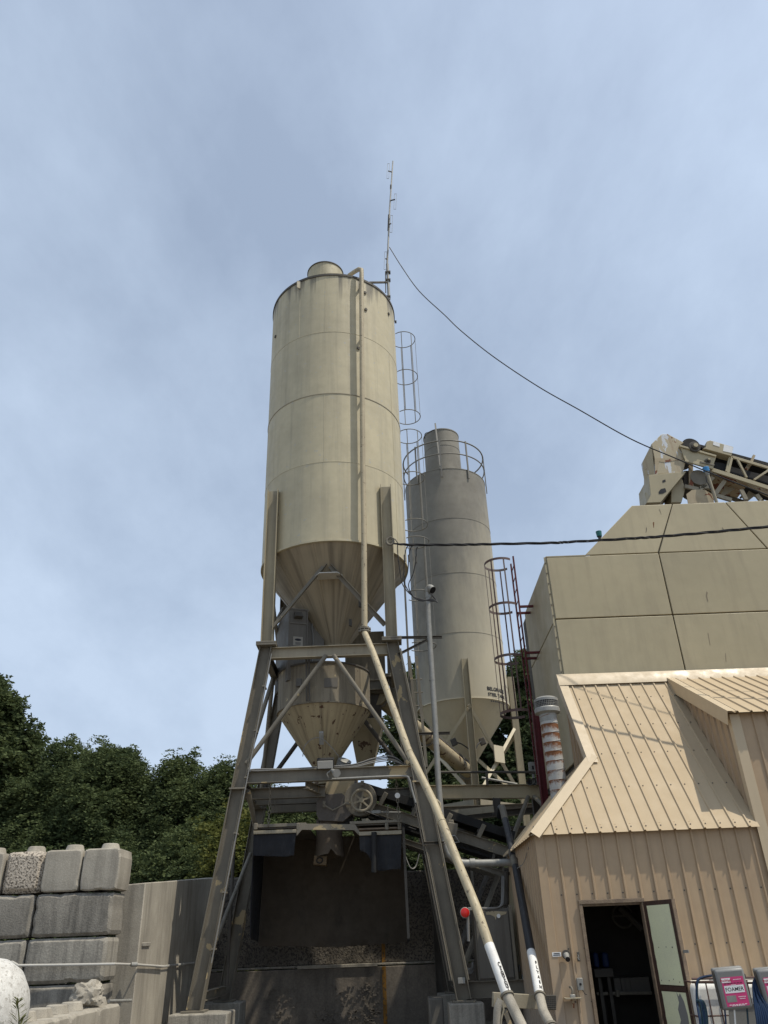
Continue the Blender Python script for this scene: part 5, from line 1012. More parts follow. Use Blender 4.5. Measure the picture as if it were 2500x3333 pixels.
fa = thing('wall_faucet', 'old faucet above a small shelf on the wall', 'faucet', wallpt('J6', 1510, 1560)); part('spout', MB().tube(bez([wallpt('J6', 1470, 1300, .05), wallpt('J6', 1490, 1300, .08), wallpt('J6', 1508, 1350, .1), wallpt('J6', 1500, 1430, .1)], 5), .016, 8), m_steel, fa)
part('valve', MB().obox(wallpt('J6', 1508, 1425, .1), (.035, 0, 0), (0, .03, 0), (0, 0, .025)), m_galv, fa, .008); part('shelf', MB().obox(wallpt('J6', 1512, 1447, .1), (.115, 0, 0), (0, .09, 0), (0, 0, .006)), m_steel2, fa); part('drain', MB().tube([wallpt('J6', 1515, 1460, .1), wallpt('J6', 1520, 1580, .1)], [.022, .014], 8), m_rust, fa)

# ================================================================== TOTE, FOAMER BOXES, HOSES
to = thing('liquid_tote', 'white plastic tote in a brown bar cage beside the door', 'tote', (4.6, 12.2, 0))
tz = at('J5', 500, 1110, 11.95).z; tx0 = 3.80; tx1 = 5.2
part('tank', MB().box(tx0 + .02, tx1 - .02, 11.98, 12.78, .16, tz), m_tote, to, .07); part('pallet', MB().box(tx0, tx1, 11.95, 12.8, 0, .14), m_brown, to)
for z in (tz + .02, tz - .36, tz - .75): part('cage_rail', MB().tube([(tx0 - .01, 12.8, z), (tx0 - .01, 11.93, z), (tx1, 11.93, z), (tx1, 12.8, z)], .011, 8), m_cage, to)
for k in range(11): x = tx0 + .03 + k * .135; part('cage_bar', MB().tube([(x, 11.92, .1), (x, 11.92, tz + .02)], .009, 6), m_cage, to)
part('cap', MB().disc((4.25, 12.3, tz - .005), (0, 0, 1), .1, .05, 20), m_tote, to)
def foamer(name, label, c, word, seed, tilt=R(3)):
    t = thing(name, label, 'control box', c - V((0, 0, .28)), 'wash control boxes by the tote')
    ax = V((math.cos(tilt), -.10, math.sin(tilt))).normalized(); az = V((-.07, -.05, 1)).normalized(); ay = az.cross(ax).normalized(); az = ax.cross(ay)
    def ob(u, v, d, su, sv, sd): return MB().obox(c + ax * u + az * v - ay * d, ax * su, az * sv, ay * sd)
    part('back_shell', ob(0, 0, -.05, .185, .225, .045), m_foam, t, .02); ld = part('lid', ob(.004, -.004, .03, .178, .218, .03), m_foam, t, .03)
    part('hinge', ob(-.185, 0, .0, .008, .2, .02), m_dark, t); 
    for v in (-.12, .12): part('clasp', ob(.186, v, .0, .01, .02, .03), m_dark, t, .004)
    lb = part('label', ob(.012, -.03, .0605, .135, .155, .0012), m_pink, ld, label='magenta product label')
    F = lambda u, v, d, su, sv, mt: part('print', ob(.012 + u, -.03 + v, d, su, sv, .0006), mt, ld)
    F(-.078, .122, .0625, .054, .024, m_lab); F(0, .025, .0625, .118, .04, m_lab); F(-.062, -.075, .0625, .058, .035, m_galv)
    part('lettering', place(text_mb('ProWash', .036, .0012), c + ax * -.066 + az * .09 - ay * .0635, ax, az), m_redink, ld)
    if word: part('lettering', place(text_mb(word, .058, .0008), c + ax * .012 + az * -.008 - ay * .0635, ax, az), m_ink, ld)
    for u, v, su in ((.058, .125, .05), (.0, .088, .115), (.0, .07, .03), (.068, -.06, .045), (.068, -.08, .035), (.0, -.138, .11), (.0, -.148, .08)):
        for j in range(6): F(u - su + (j + .5) * su / 3, v, .0632, su / 8, .0035, m_lab if v != .088 else m_ink)
    return t
foamer('foamer_box', 'grey box with magenta label reading FOAMER', at('J5', 1010, 1195, 11.4), 'FOAMER', 1)
foamer('wash_box', 'grey box with magenta label cut off by the right photo edge', at('J5', 1775, 1195, 11.4), '', 2)
for k, (y, mt) in enumerate(((1030, m_cage), (1090, m_brown))): solo('tote_rail', MB().tube([at('J5', 290, y, 11.75), at('J5', 1500, y - 25 + 40 * k, 11.75)], .014, 8), mt, ['upper brown pipe running behind the foamer box', 'lower brown pipe running behind the foamer box'][k], 'pipe')
rh = random.Random(8)
for k in range(7):
    o_ = k * 18; x0 = 380 + o_ * .9; pts = bez([at('J5', 700, 960 + 4 * k, 11.7), at('J5', 480 - k * 10, 1000 + 12 * k, 11.65), at('J5', 385 + k * 4, 1080 + 30 * k, 11.6), at('J5', 375 + k * 12, 1400, 11.6), at('J5', 400 + k * 22, 1600, 11.55), at('J5', 440 + k * 22, 1850, 11.5), at('J5', 450 + k * 22, 2300, 11.5)], 8)
    if k < 6: solo('teal_hose', MB().tube(pts if k < 2 else bez([at('J5', 370, 1400 + k * 8, 11.58), at('J5', 385 + k * 20, 1430, 11.56), at('J5', 415 + k * 26, 1600, 11.55), at('J5', 450 + k * 24, 1850, 11.5), at('J5', 450 + k * 24, 2300, 11.5)], 8), .013, 8), m_hoset if k % 3 else m_hoseb, 'dark teal hose in the bundle left of the tote', 'hose', 'teal hoses hanging beside the door')
for k in range(9):
    pts = bez([at('J5', 1430 + (k % 3) * 14, 1010 + 10 * k, 11.5), at('J5', 1395 + k * 8, 1120, 11.45), at('J5', 1400 + k * 18, 1300, 11.4 + .02 * (k % 3)), at('J5', 1430 + k * 34, 1560, 11.35), at('J5', 1470 + k * 40, 1850, 11.3), at('J5', 1480 + k * 40, 2300, 11.3)], 8)
    solo('blue_hose', MB().tube(pts, .014, 8), m_hoseb, 'dark blue hose in the bundle between the two control boxes', 'hose', 'blue hoses between the control boxes')
for x, mt in ((880, m_hoseb), (1280, m_hoset), (1050, m_white)): solo('outlet_hose', MB().tube([at('J5', x, 1560, 11.4), at('J5', x + 60, 2300, 11.4)], .011, 8), mt, {880: 'blue outlet hose at the left below the foamer box', 1280: 'teal outlet hose at the right below the foamer box', 1050: 'pale outlet tube in the middle below the foamer box'}[x], 'hose')
solo('grey_panel', MB().prism([at('J5', x, y, 11.8) for x, y in ((950, 1500), (1640, 1480), (1800, 2300), (1010, 2300))], (0, .02, 0)), m_foam, 'dull grey sheet panel below the foamer box', 'panel')

# ================================================================== AGGREGATE BIN
bn = thing('aggregate_bin', 'big tan panelled storage bin rising behind the shed', 'bin', (6, 17, 0))
BX, BY, BR = 3.46, 15.2, 8.9; ZJ = 7.25; ZT = 8.68
part('core', MB().box(BX + .06, BR, BY + .06, 19.2, 4.35, ZT - .02), m_dark, bn)
for x, y in ((3.65, 15.5), (3.65, 18.2), (8.6, 15.5), (8.6, 18.2)): part('leg', MB().sec((x, y, 0), (x, y, 4.35), Hs(.2, .2), (0, 1, 0)), m_steel, bn)
gpx = .012
def fpanel(x0, x1, z0, z1): return part('panel', MB().box(x0 + gpx, x1 - gpx, BY, BY + .055, z0 + gpx, z1 - gpx), m_bin, bn, .012)
for x0, x1 in ((BX, 5.9), (5.9, 8.3), (8.3, BR + .8)):
    fpanel(x0, x1, 4.4, ZJ); fpanel(x0, x1, ZJ, ZT)
def tp(pts):
    return part('panel', MB().prism([V((x, BY + .01 + (z - ZT) * .05, z)) for x, z in pts], (0, .05, 0)), m_bin, bn, .012)
tp([(4.31, ZT + .012), (5.89, ZT + .012), (6.47, 9.9), (5.57, 9.9)]); tp([(5.915, ZT + .012), (8.24, ZT + .012), (7.65, 9.9), (6.495, 9.9)]); tp([(8.265, ZT + .012), (9.7, ZT + .012), (9.7, 9.9), (7.675, 9.9)])
part('core', MB().prism([V((x, BY + .12, z)) for x, z in ((4.4, ZT), (9.7, ZT), (9.7, 9.85), (5.6, 9.85))], (0, 3.5, 0)), m_dark, bn)
YE = 18.5
for z0, z1 in ((4.4, ZJ), (ZJ, ZT)): part('panel', MB().box(BX, BX + .05, BY + .07, YE, z0 + gpx, z1 - gpx), m_bin, bn, .012)
part('corner_flange', MB().box(BX - .045, BX - .003, BY + .02, BY + .035, 4.4, ZT), m_bin, bn)
for k in range(12): z = 5.9 + k * .24; part('bolt', MB().tube([(BX - .025, BY + .019, z), (BX - .025, BY - .004, z)], .016, 6), m_steel, bn)
part('top_edge', MB().box(BX - .004, 4.32, BY - .003, BY + .07, ZT - .010, ZT + .012), m_bin, bn)
for q, mt in (([(928, 682), (936, 682), (934, 725), (938, 765), (926, 765), (931, 720)], m_rust2), ([(886, 712), (889, 725), (886, 745), (873, 772), (870, 772), (883, 742)], m_dark), ([(1276, 1385), (1280, 1385), (1294, 1462), (1290, 1462)], m_cone), ([(1268, 1122), (1276, 1130), (1272, 1150), (1280, 1185), (1274, 1186), (1264, 1145)], m_cone), ([(968, 598), (971, 598), (984, 640), (981, 640)], m_cone), ([(1366, 715), (1370, 715), (1400, 768), (1396, 768)], m_cone), ([(1387, 1515), (1390, 1515), (1395, 1570), (1392, 1570)], m_cone)):
    off = (lambda z: BY + .01 + max(z - ZT, 0) * .05) ; pz = at('J3', *q[0], BY).z; yy = off(pz) - .004 if pz > ZT else BY - .002
    part('scratch', MB().prism([at('J3', x, y, yy) for x, y in q], (0, -.002, 0)), mt, bn)
for k, (kx, ky, kk, lab, mt, foot_) in enumerate(((585, 757, 'J3', 'small green capped level probe on the bin edge', m_teal, ('J3', 597, 800)),)):
    c_ = at(kk, kx, ky, 16.2); t_ = thing('level_probe', lab, 'sensor', c_ - V((0, 0, .4))); part('cap', MB().tube([c_ + V((0, 0, -.07)), c_ + V((0, 0, .06))], [.058, .068], 14), mt, t_); part('stem', MB().tube([c_ + V((0, 0, -.08)), c_ + V((.05, 0, -.5))], .04, 10), m_dark, t_)

# ================================================================== CONVEYOR ON TOP OF THE BIN
YT = 16.9
tcv = thing('top_conveyor', 'tan truss conveyor with peeling head housing on top of the bin', 'conveyor', (8, 17.3, 9.9))
def jp(x, y, Y=YT): return at('J4', x, y, Y)
fr = [(262, 238), (385, 118), (455, 118), (650, 222), (595, 258), (668, 470), (640, 575), (300, 605), (298, 420)]
part('head_housing', MB().prism([jp(x, y) for x, y in fr], (0, 1.0, 0)), m_peel, tcv, .012)
A_ = [jp(262, 238), jp(300, 605), jp(235, 640)]; 
part('housing_nose', MB().add([jp(262, 238), jp(150, 470, YT + .35), jp(205, 715, YT + .35), jp(300, 606), jp(262, 238, YT + 1.0), jp(150, 470, YT + .8), jp(205, 715, YT + .8), jp(300, 606, YT + 1.0)], [(0, 1, 2, 3), (4, 7, 6, 5), (1, 5, 6, 2), (0, 4, 5, 1)]), m_peel, tcv)
lower = [(228, 612), (680, 568), (372, 940), (200, 945), (252, 850)]
part('discharge_chute', MB().prism([jp(x, y, YT - .03) for x, y in lower], (0, .95, 0)), m_rust if False else m_bin, tcv, .01)
part('discharge_side', MB().add([jp(180, 840, YT + .4), jp(250, 640, YT), jp(250, 860, YT), jp(205, 940, YT + .1)], [(0, 1, 2, 3)]), m_bin, tcv)
part('chute_patch', MB().prism([jp(x, y, YT - .032) for x, y in ((345, 815), (375, 780), (425, 770), (440, 810), (400, 835), (350, 840))], (0, -.004, 0)).prism([jp(x, y, YT - .032) for x, y in ((390, 680), (425, 665), (432, 690), (395, 705))], (0, -.004, 0)), m_ink, tcv)
part('rear_chute', MB().prism([jp(x, y, YT + .2) for x, y in ((500, 790), (620, 640), (668, 770), (622, 940), (498, 940))], (0, .6, 0)), m_bin, tcv, .008)
part('rust_band', MB().prism([jp(x, y, YT - .003) for x, y in ((302, 412), (640, 415), (632, 432), (520, 440), (430, 462), (350, 450), (322, 600), (304, 600))], (0, -.004, 0)), m_rust, tcv)
part('side_plate', MB().prism([jp(x, y, YT - .06) for x, y in ((600, 248), (1042, 372), (1010, 480), (1000, 530), (665, 432), (650, 400))], (0, .04, 0)), m_bin, tcv, .006)
part('side_flange', MB().prism([jp(x, y, YT - .1) for x, y in ((600, 248), (1040, 375), (1034, 392), (598, 268))], (0, .12, 0)).prism([jp(x, y, YT - .1) for x, y in ((668, 425), (1008, 505), (1000, 540), (660, 445))], (0, .05, 0)), m_bin, tcv, .004)
part('slide_bar', MB().prism([jp(x, y, YT - .12) for x, y in ((845, 445), (1022, 485), (1010, 500), (845, 462))], (0, .05, 0)), m_steel, tcv)
for (x, y, r_) in ((782, 270, .15), (940, 438, .075)):
    c_ = jp(x, y, YT - .12); part('bearing', MB().tube([c_ + V((0, .12, 0)), c_], r_, 24).tube([c_, c_ + V((0, -.05, 0))], r_ * .6, 18), m_dark, tcv, .01); part('bearing_cap', MB().disc(c_ + V((0, -.05, 0)), (0, -1, 0), r_ * .38, .03, 16), m_bin, tcv)
part('head_drum', MB().tube([jp(735, 265, YT + .1), jp(735, 265, YT + .1) + V((0, .8, 0))], .24, 24), m_belt, tcv); part('tail_drum', MB().tube([jp(835, 640, YT + .1), jp(835, 640, YT + .1) + V((0, .8, 0))], .22, 24), m_steel, tcv)
gb = part('guard_box', MB().prism([jp(x, y, YT - .08) for x, y in ((880, 290), (915, 280), (925, 208), (965, 195), (1245, 275), (1222, 385))], (0, .25, 0)), m_bin, tcv, .01)
for q in (((1003, 212), (1082, 236), (1076, 275), (1000, 250)), ((1130, 248), (1238, 280), (1230, 350), (1118, 325))): part('guard_sticker', MB().prism([jp(x, y, YT - .083) for x, y in q], (0, -.004, 0)), m_lab, gb)
for yy in (YT, YT + .9):
    J = lambda x, y: jp(x, y, YT) + V((0, yy - YT, 0))
    for a, b_, w_ in (((1225, 398), (1800, 570), .075), ((975, 548), (1800, 812), .11), ((1222, 395), (1178, 595), .07), ((1205, 380), (1155, 575), .05), ((1290, 425), (1402, 645), .05), ((1490, 672), (1690, 540), .05), ((1690, 545), (1800, 770), .05)):
        part('truss_bar', MB().bar(J(*a), J(*b_), .05, w_, (0, 0, 1)), m_bin if yy == YT else m_steel, tcv, .004)
part('belt', MB().prism([jp(x, y, YT + .08) for x, y in ((820, 238), (1800, 500), (1800, 540), (1225, 392), (880, 300))], (0, .75, 0)), m_belt, tcv)
part('return_belt', MB().prism([jp(x, y, YT + .1) for x, y in ((1020, 455), (1120, 470), (1250, 520), (1800, 660), (1800, 760), (1200, 585), (1010, 530))], (0, .7, 0)), m_belt, tcv)
for x, y in ((1490, 380), (1800, 470)): part('idler_post', MB().bar(jp(x, y, YT + .05), jp(x - 50, y + 120, YT + .05), .07, .06), m_rust, tcv)
part('roller', MB().tube([jp(1440, 480, YT + .2), jp(1390, 560, YT + .2)], .05, 10), m_rust, tcv)
part('rusty_underplate', MB().prism([jp(x, y, YT + .1) for x, y in ((965, 550), (1440, 690), (1420, 720), (1150, 660), (1000, 605))], (0, .7, 0)), m_rust, tcv)
for a, b_ in (((1420, 700), (1800, 905)), ((1140, 680), (1020, 850)), ((730, 480), (735, 770)), ((660, 750), (840, 790)), ((840, 790), (1000, 640)), ((1040, 860), (1220, 915)), ((1335, 790), (1395, 910)), ((1520, 850), (1570, 915)), ((850, 755), (960, 760))):
    part('support_bar', MB().bar(jp(*a, YT + .15), jp(*b_, YT + .15), .06, .1 if a[0] != 1420 else .2), m_rust if a[0] in (1420, 730) else m_steel2, tcv)
for q in (((1150, 700), (1330, 735), (1150, 850), (1060, 880), (1120, 800)), ((1430, 800), (1515, 850), (1420, 925), (1370, 925), (1400, 850))): part('ragged_plate', MB().prism([jp(x, y, YT + .4) for x, y in q], (0, .01, 0)), m_steel2, tcv)
part('under_casing', MB().prism([jp(x, y, YT + .3) for x, y in ((650, 560), (830, 560), (900, 640), (830, 790), (650, 740))], (0, .5, 0)), m_dark, tcv)
rp_ = solo('rusty_plate', MB().prism([jp(x, y, YT - .25) for x, y in ((680, 842), (748, 790), (895, 786), (1003, 850), (1012, 950), (700, 950))], (0, .02, 0)), m_rust, 'rust stained angular plate standing on the bin top', 'plate')
lp = thing('level_sensor', 'bright blue capped level sensor on a leaning pole', 'sensor', jp(1040, 950, YT - .35))
part('pole', MB().tube([jp(935, 610, YT - .35), jp(1045, 950, YT - .35)], .04, 10), m_steel2, lp); c_ = jp(918, 552, YT - .35)
part('cap', MB().tube([c_ + V((0, 0, -.06)), c_ + V((0, 0, .07))], [.07, .08], 18), m_blue, lp, .01); part('neck', MB().tube([jp(925, 575, YT - .35), jp(937, 615, YT - .35)], [.06, .045], 12), m_galv, lp)
part('wire', MB().tube(bez([jp(915, 630, YT - .4), jp(925, 690, YT - .4), jp(950, 730, YT - .4), jp(970, 790, YT - .4)], 6), .012, 6), m_cable, lp)

# ================================================================== RUSTY STACK, PLATFORM, CABINET
st = thing('vent_stack', 'rust streaked spiral duct stack with mesh cap beside the shed roof', 'stack', (2.9, 14.5, 2.8))
ax0, ax1 = V((2.93, 14.5, 2.8)), V((2.90, 14.5, 5.12)); b = MB(); b.tube([ax0, ax1], .158, 32); part('duct', b, m_rustgalv, st)
for k in range(14): z = 2.95 + k * .165; t_ = (z - 2.8) / 2.32; c_ = lerp(ax0, ax1, t_); part('seam', MB().tube([c_ + V((.160 * math.cos(a), .160 * math.sin(a), .035 * math.cos(a))) for a in [i * math.pi / 16 for i in range(32)]], .006, 5, closed=True), m_rustgalv, st)
cpz = at('J1', 258, 290, 14.5).z; cc = V((2.90, 14.5, 0))
part('cap', MB().lathe(cc + Zv(cpz), [(.0, .16), (.17, .155), (.222, .12), (.222, .075)], 40).lathe(cc + Zv(cpz), [(.222, -.04), (.235, -.06), (.235, -.13), (.16, -.16), (.158, -.3)], 40), m_galv, st)
part('mesh_band', MB().lathe(cc + Zv(cpz), [(.205, -.05), (.205, .08)], 40), m_ink, st)
for k in range(40):
    a = 2 * math.pi * k / 40; e = V((math.cos(a) * .214, math.sin(a) * .214, 0)); o_ = part('mesh_wire', MB().tube([cc + e + Zv(cpz - .045), cc + e + Zv(cpz + .08)], .004, 4), m_galv, st) if k % 1 == 0 else None
for dz in (-.015, .015, .045): part('mesh_wire', MB().tube([cc + V((.214 * math.cos(a), .214 * math.sin(a), cpz + dz)) for a in [i * math.pi / 16 for i in range(32)]], .004, 4, closed=True), m_galv, st)

pf = thing('platform_frame', 'tan I-beam platform frame linking tower and shed', 'steel frame', (2.1, 19, 0))
part('main_beam', MB().sec((.55, 19.0, at('H', 640, 303, 19).z), (3.75, 19.0, at('H', 1510, 298, 19).z), Is(.30, .18)), m_beam, pf)
part('hand_rail', MB().tube([at('Q', 225, 885, 18.8), at('Q', 1500, 885, 18.8)], .028, 10), m_dark, pf); part('rail_post', MB().tube([at('Q', 848, 890, 18.8), at('Q', 855, 1060, 18.8)], .03, 10), m_dark, pf)
part('pipe_strut', MB().tube([at('H', 1350, 340, 18.8), at('H', 820, 1730, 16.3)], .05, 14), m_steel, pf); part('pipe_strut', MB().tube([at('H', 1395, 340, 18.8), at('H', 1530, 470, 17.5)], .05, 14), m_steel, pf)
part('pipe_strut', MB().tube([at('H', 1050, 900, 18.9), at('H', 810, 1530, 17.0)], .05, 12), m_dark, pf)
part('post', MB().sec(at('H', 1105, 350, 18.2), at('H', 1105, 480, 18.2), Hs(.16, .12), (0, 1, 0)), m_dark, pf)
for x in (3.3, .8): part('column', MB().sec((x, 19.3, 0), (x, 19.3, 4.4), Hs(.16, .16), (0, 1, 0)), m_dark, pf)
part('rear_beam', MB().sec((.4, 21.5, 4.45), (4.4, 21.5, 4.45), Is(.2, .14)), m_steel, pf); part('rear_beam', MB().sec((.9, 20.2, 4.1), (4.4, 20.2, 4.25), Is(.16, .12)), m_dark, pf)
part('deck', MB().box(.9, 3.9, 19.2, 21.3, 3.7, 3.75), m_dark, pf)
part('rail_tube', MB().tube([at('Q', 780, 960, 20.5), at('Q', 1260, 1048, 20.5)], .03, 8), m_galv, pf)
for k, x in enumerate((1430, 1488)):
    c_ = at('Q', x, 1012, 18.75); t_ = thing('horn_speaker', ['grey horn speaker, left of the pair on the beam', 'grey horn speaker, right of the pair on the beam'][k], 'speaker', c_ - V((0, 0, .1)), 'horn speakers on the platform beam')
    part('horn', MB().tube([c_ + V((.02, .25, 0)), c_ + V((.01, .1, 0)), c_ + V((0, 0, 0))], [.03, .05, .085], 20, caps=False), m_galv, t_); part('throat', MB().disc(c_ + V((.01, .1, 0)), (0, 1, 0), .05, .01, 16), m_ink, t_); part('bracket', MB().bar(c_ + V((0, .15, -.1)), c_ + V((0, .15, 0)), .03, .03), m_galv, t_)
c_ = at('Q', 1465, 830, 18.85); jb = thing('switch_enclosure', 'small grey switch enclosure above the horn speakers', 'electrical box', c_ - V((0, 0, .2))); part('box', MB().obox(c_, (.085, 0, 0), (0, .05, 0), (0, 0, .13)), m_galv, jb, .01); part('knob', MB().obox(c_ + V((0, -.06, 0)), (.02, 0, 0), (0, .015, 0), (0, 0, .04)), m_ink, jb); part('stem', MB().tube([c_ + V((0, 0, -.13)), c_ + V((0, 0, -.35))], .03, 8), m_galv, jb)
c_ = at('Q', 1650, 1015, 18.6); wlm = thing('bullet_lamp', 'small white bullet lamp beside the rusty stack', 'lamp', c_ - V((0, 0, .1))); part('shell', MB().tube([c_ + V((.04, .16, .02)), c_ + V((.02, .06, .01)), c_], [.03, .055, .065], 16), m_tote, wlm); part('bracket', MB().bar(c_ + V((.02, .1, -.12)), c_ + V((.02, .1, 0)), .03, .03), m_dark, wlm)

kb = thing('control_cabinet', 'tall grey control cabinet with peeling top right of the tower', 'cabinet', (1.7, 16, .85))
x0, x1, z0, z1 = 1.34, 2.02, .87, 1.99
part('body', MB().box(x0, x1, 15.9, 16.4, z0, z1), m_plate, kb, .012); part('door', MB().box(x0 + .03, x1 - .05, 15.87, 15.897, z0 + .03, z1 - .04), m_plate, kb, .006)
part('hinge_post', MB().box(x1 - .03, x1 + .02, 15.86, 15.9, z0, z1 + .05), m_steel, kb)
c_ = at('J6', 510, 338, 15.86); part('round_sticker', MB().disc(c_, (0, -1, 0), .034, .006, 20), m_lab, kb)
part('peeled_paint', MB().prism([at('J6', x, y, 15.868) for x, y in ((335, 290), (400, 270), (620, 280), (610, 310), (520, 340), (480, 345), (472, 395), (455, 350), (400, 320), (345, 325))], (0, -.004, 0)), m_cem, kb)
c_ = at('J6', 865, 1050, 15.95); part('side_panel', MB().box(2.05, 2.52, 16.3, 16.34, .8, 2.55), m_bin, kb); part('junction_box', MB().obox(c_ + V((0, .3, 0)), (.07, 0, 0), (0, .03, 0), (0, 0, .055)), m_galv, kb, .006)
for k, x in enumerate((845, 925)): c_ = at('J6', x, 1190, 16.0); part('knob', MB().tube([c_ + V((0, 0, -.05)), c_ + V((0, 0, .07))], [.04, .025], 12), m_galv, kb)
part('base_rail', MB().sec((.98, 15.95, .74), (2.55, 15.95, .74), Is(.26, .14)), m_steel, kb)
for x in (1.12, 2.45): part('base_leg', MB().box(x - .06, x + .06, 15.9, 16.02, 0, .6), m_dark, kb)
for k in range(3): part('conduit', MB().tube(bez([at('J6', 0 + 100, 240 - 6 * k, 15.85), at('J6', 400, 240 - 6 * k, 15.85), at('J6', 520 + 8 * k, 210, 15.9), at('J6', 550 + 12 * k, 120, 16.0), at('J6', 555 + 14 * k, -200, 16.3)], 6), .012, 6), m_greycab, kb)
part('riser_pipe', MB().tube([at('H', 1180, 920, 16.3), at('H', 1180, 1170, 16.3)], .05, 12).tube([at('H', 1205, 920, 16.35), at('H', 1205, 1190, 16.35)], .04, 12), m_dark, kb)
part('terminal_box', MB().obox(at('H', 835, 1758, 15.7), (.062, 0, 0), (0, .03, 0), (0, 0, .045)), m_galv, kb, .005)
for k in range(3): part('coiled_hose', MB().tube(bez([at('J6', 60, 1010 + 20 * k, 16.1), at('J6', 100, 1060 + 25 * k, 16.05), at('J6', 150, 1040 + 25 * k, 16.1), at('J6', 160, 960 + 30 * k, 16.15)], 6), .018, 8), m_greycab, kb)
solo('back_panel', MB().box(2.55, 2.6, 15.4, 16.4, .5, 2.7), m_dark, 'dark steel sheet between the cabinet and the shed wall', 'panel')
solo('dark_box', MB().box(.45, .72, 16.3, 16.9, 0, .62), m_plate, 'dark box behind the right front pier', 'box', bevel=.03)  # solid dark grey box standing behind the pier
rf = thing('red_reflector', 'round red reflector on a bracket beside the control cabinet', 'reflector', at('H', 865, 1300, 15.7)); c_ = at('J6', 58, 293, 15.6)
part('disc', MB().tube([c_ + V((0, .03, 0)), c_ + V((0, .005, 0)), c_], [.078, .078, .068], 28), m_redref, rf); part('ring', MB().tube([c_ + V((math.cos(a) * .08, .02, math.sin(a) * .08)) for a in [i * math.pi / 14 for i in range(28)]], .010, 6, closed=True), m_galv, rf); part('arm', MB().bar(c_ + V((.04, .05, .05)), c_ + V((.3, .2, .06)), .04, .03), m_galv, rf)
part('cord', MB().tube([at('J6', 95, 340, 15.7), at('J6', 105, 680, 15.7)], .025, 8), m_greycab, rf)
# stack of dark springs beside the shed foot
sp_ = MB()
for r_ in range(7):
    for c2 in range(4): p_ = at('J6', 1165 + c2 * 28, 1420 + r_ * 28, 12.75); sp_.tube([p_ + V((-.02, 0, 0)), p_ + V((.035, -.02, 0))], .016, 8)
solo('spring_rack', sp_, m_dark, 'dark stack of springs at the shed corner', 'springs')
# pipe stub entering the shed
solo('duct_elbow', MB().tube(bez([at('K', 1120, 1080, 15.3), at('K', 1190, 1060, 15.4), at('K', 1270, 1000, 15.5)], 6), .11, 16), m_plate, 'short dark elbow duct entering the shed side wall', 'duct')
solo('loose_wire', MB().tube(bez([at('K', 1395, 700, 12.85), at('K', 1365, 850, 13.4), at('K', 1320, 1020, 13.8), at('K', 1260, 1200, 14.2), at('K', 1180, 1270, 14.5)], 8), .006, 6), m_greycab, 'thin loose wire hanging from the shed eave corner', 'wire')
# conduit along the left walls
lc = [at('L', 0, 322, 13.1), at('L', 95, 312, 13.1), at('L', 118, 325, 13.1), at('L', 140, 338, 13.1), at('L', 500, 334, 13.12), at('L', 880, 327, 13.12), at('L', 930, 328, 13.4), at('L', 1010, 331, 14.12), atx('L', 1060, 332, -4.165), atx('L', 1255, 346, -4.165)]
lt = thing('wall_conduit', 'thin pale conduit running along the block wall', 'conduit', lc[0]); part('pipe', MB().tube([at('L', -120, 330, 13.1)] + lc, .018, 8), m_pale, lt); part('pipe', MB().tube([lc[-1], V((-4.17, 15.2, lc[-1].z)), V((-4.17, 19.3, lc[-1].z))], .018, 8), m_pale, lt)
part('coupling', MB().tube([at('L', 1012, 331, 14.03), at('L', 1058, 331, 14.08)], .034, 10), m_galv, lt)
solo('low_rail', MB().tube([at('I', 735, 1366, 13.1), at('I', 885, 1362, 13.9)], .022, 8), m_galv, 'short steel rail at the foot of the block wall', 'rail')

# ================================================================== TREES
def leaves_mesh(name, pos, dirs, nl, leaf, mt, rng, droop=.5, flen=.35):
    """fronds: nl leaflets along each stem, one diamond face each"""
    n = len(pos); t = (np.arange(nl) + .5) / nl
    stem = dirs[:, None, :] * (t[None, :, None] * flen) + np.array([0, 0, -1])[None, None, :] * (t[None, :, None] ** 2) * droop * flen
    P = (pos[:, None, :] + stem).reshape(-1, 3)
    sidev = np.cross(dirs, [0, 0, 1.0]); sidev /= np.linalg.norm(sidev, axis=1, keepdims=True) + 1e-6
    sgn = np.where(np.arange(nl) % 2 == 0, 1, -1)
    A = sidev[:, None, :] * sgn[None, :, None] + dirs[:, None, :] * .5 + rng.normal(0, .35, (n, nl, 3)); A = A.reshape(-1, 3); A /= np.linalg.norm(A, axis=1, keepdims=True)
    B = np.cross(A, rng.normal(0, 1, A.shape)); B /= np.linalg.norm(B, axis=1, keepdims=True) + 1e-6
    l = leaf[0] * rng.uniform(.7, 1.3, (len(P), 1)); w_ = leaf[1] * rng.uniform(.7, 1.3, (len(P), 1))
    vs = np.stack([P, P + A * l * .5 + B * w_ * .5, P + A * l, P + A * l * .5 - B * w_ * .5], 1).reshape(-1, 3)
    me = bpy.data.meshes.new(name); N_ = len(P)
    me.vertices.add(N_ * 4); me.vertices.foreach_set('co', vs.astype(np.float32).ravel()); me.loops.add(N_ * 4); me.loops.foreach_set('vertex_index', np.arange(N_ * 4, dtype=np.int32))
    me.polygons.add(N_); me.polygons.foreach_set('loop_start', np.arange(0, N_ * 4, 4, dtype=np.int32)); me.polygons.foreach_set('loop_total', np.full(N_, 4, dtype=np.int32))
    me.materials.append(mt); me.update(calc_edges=True); return me
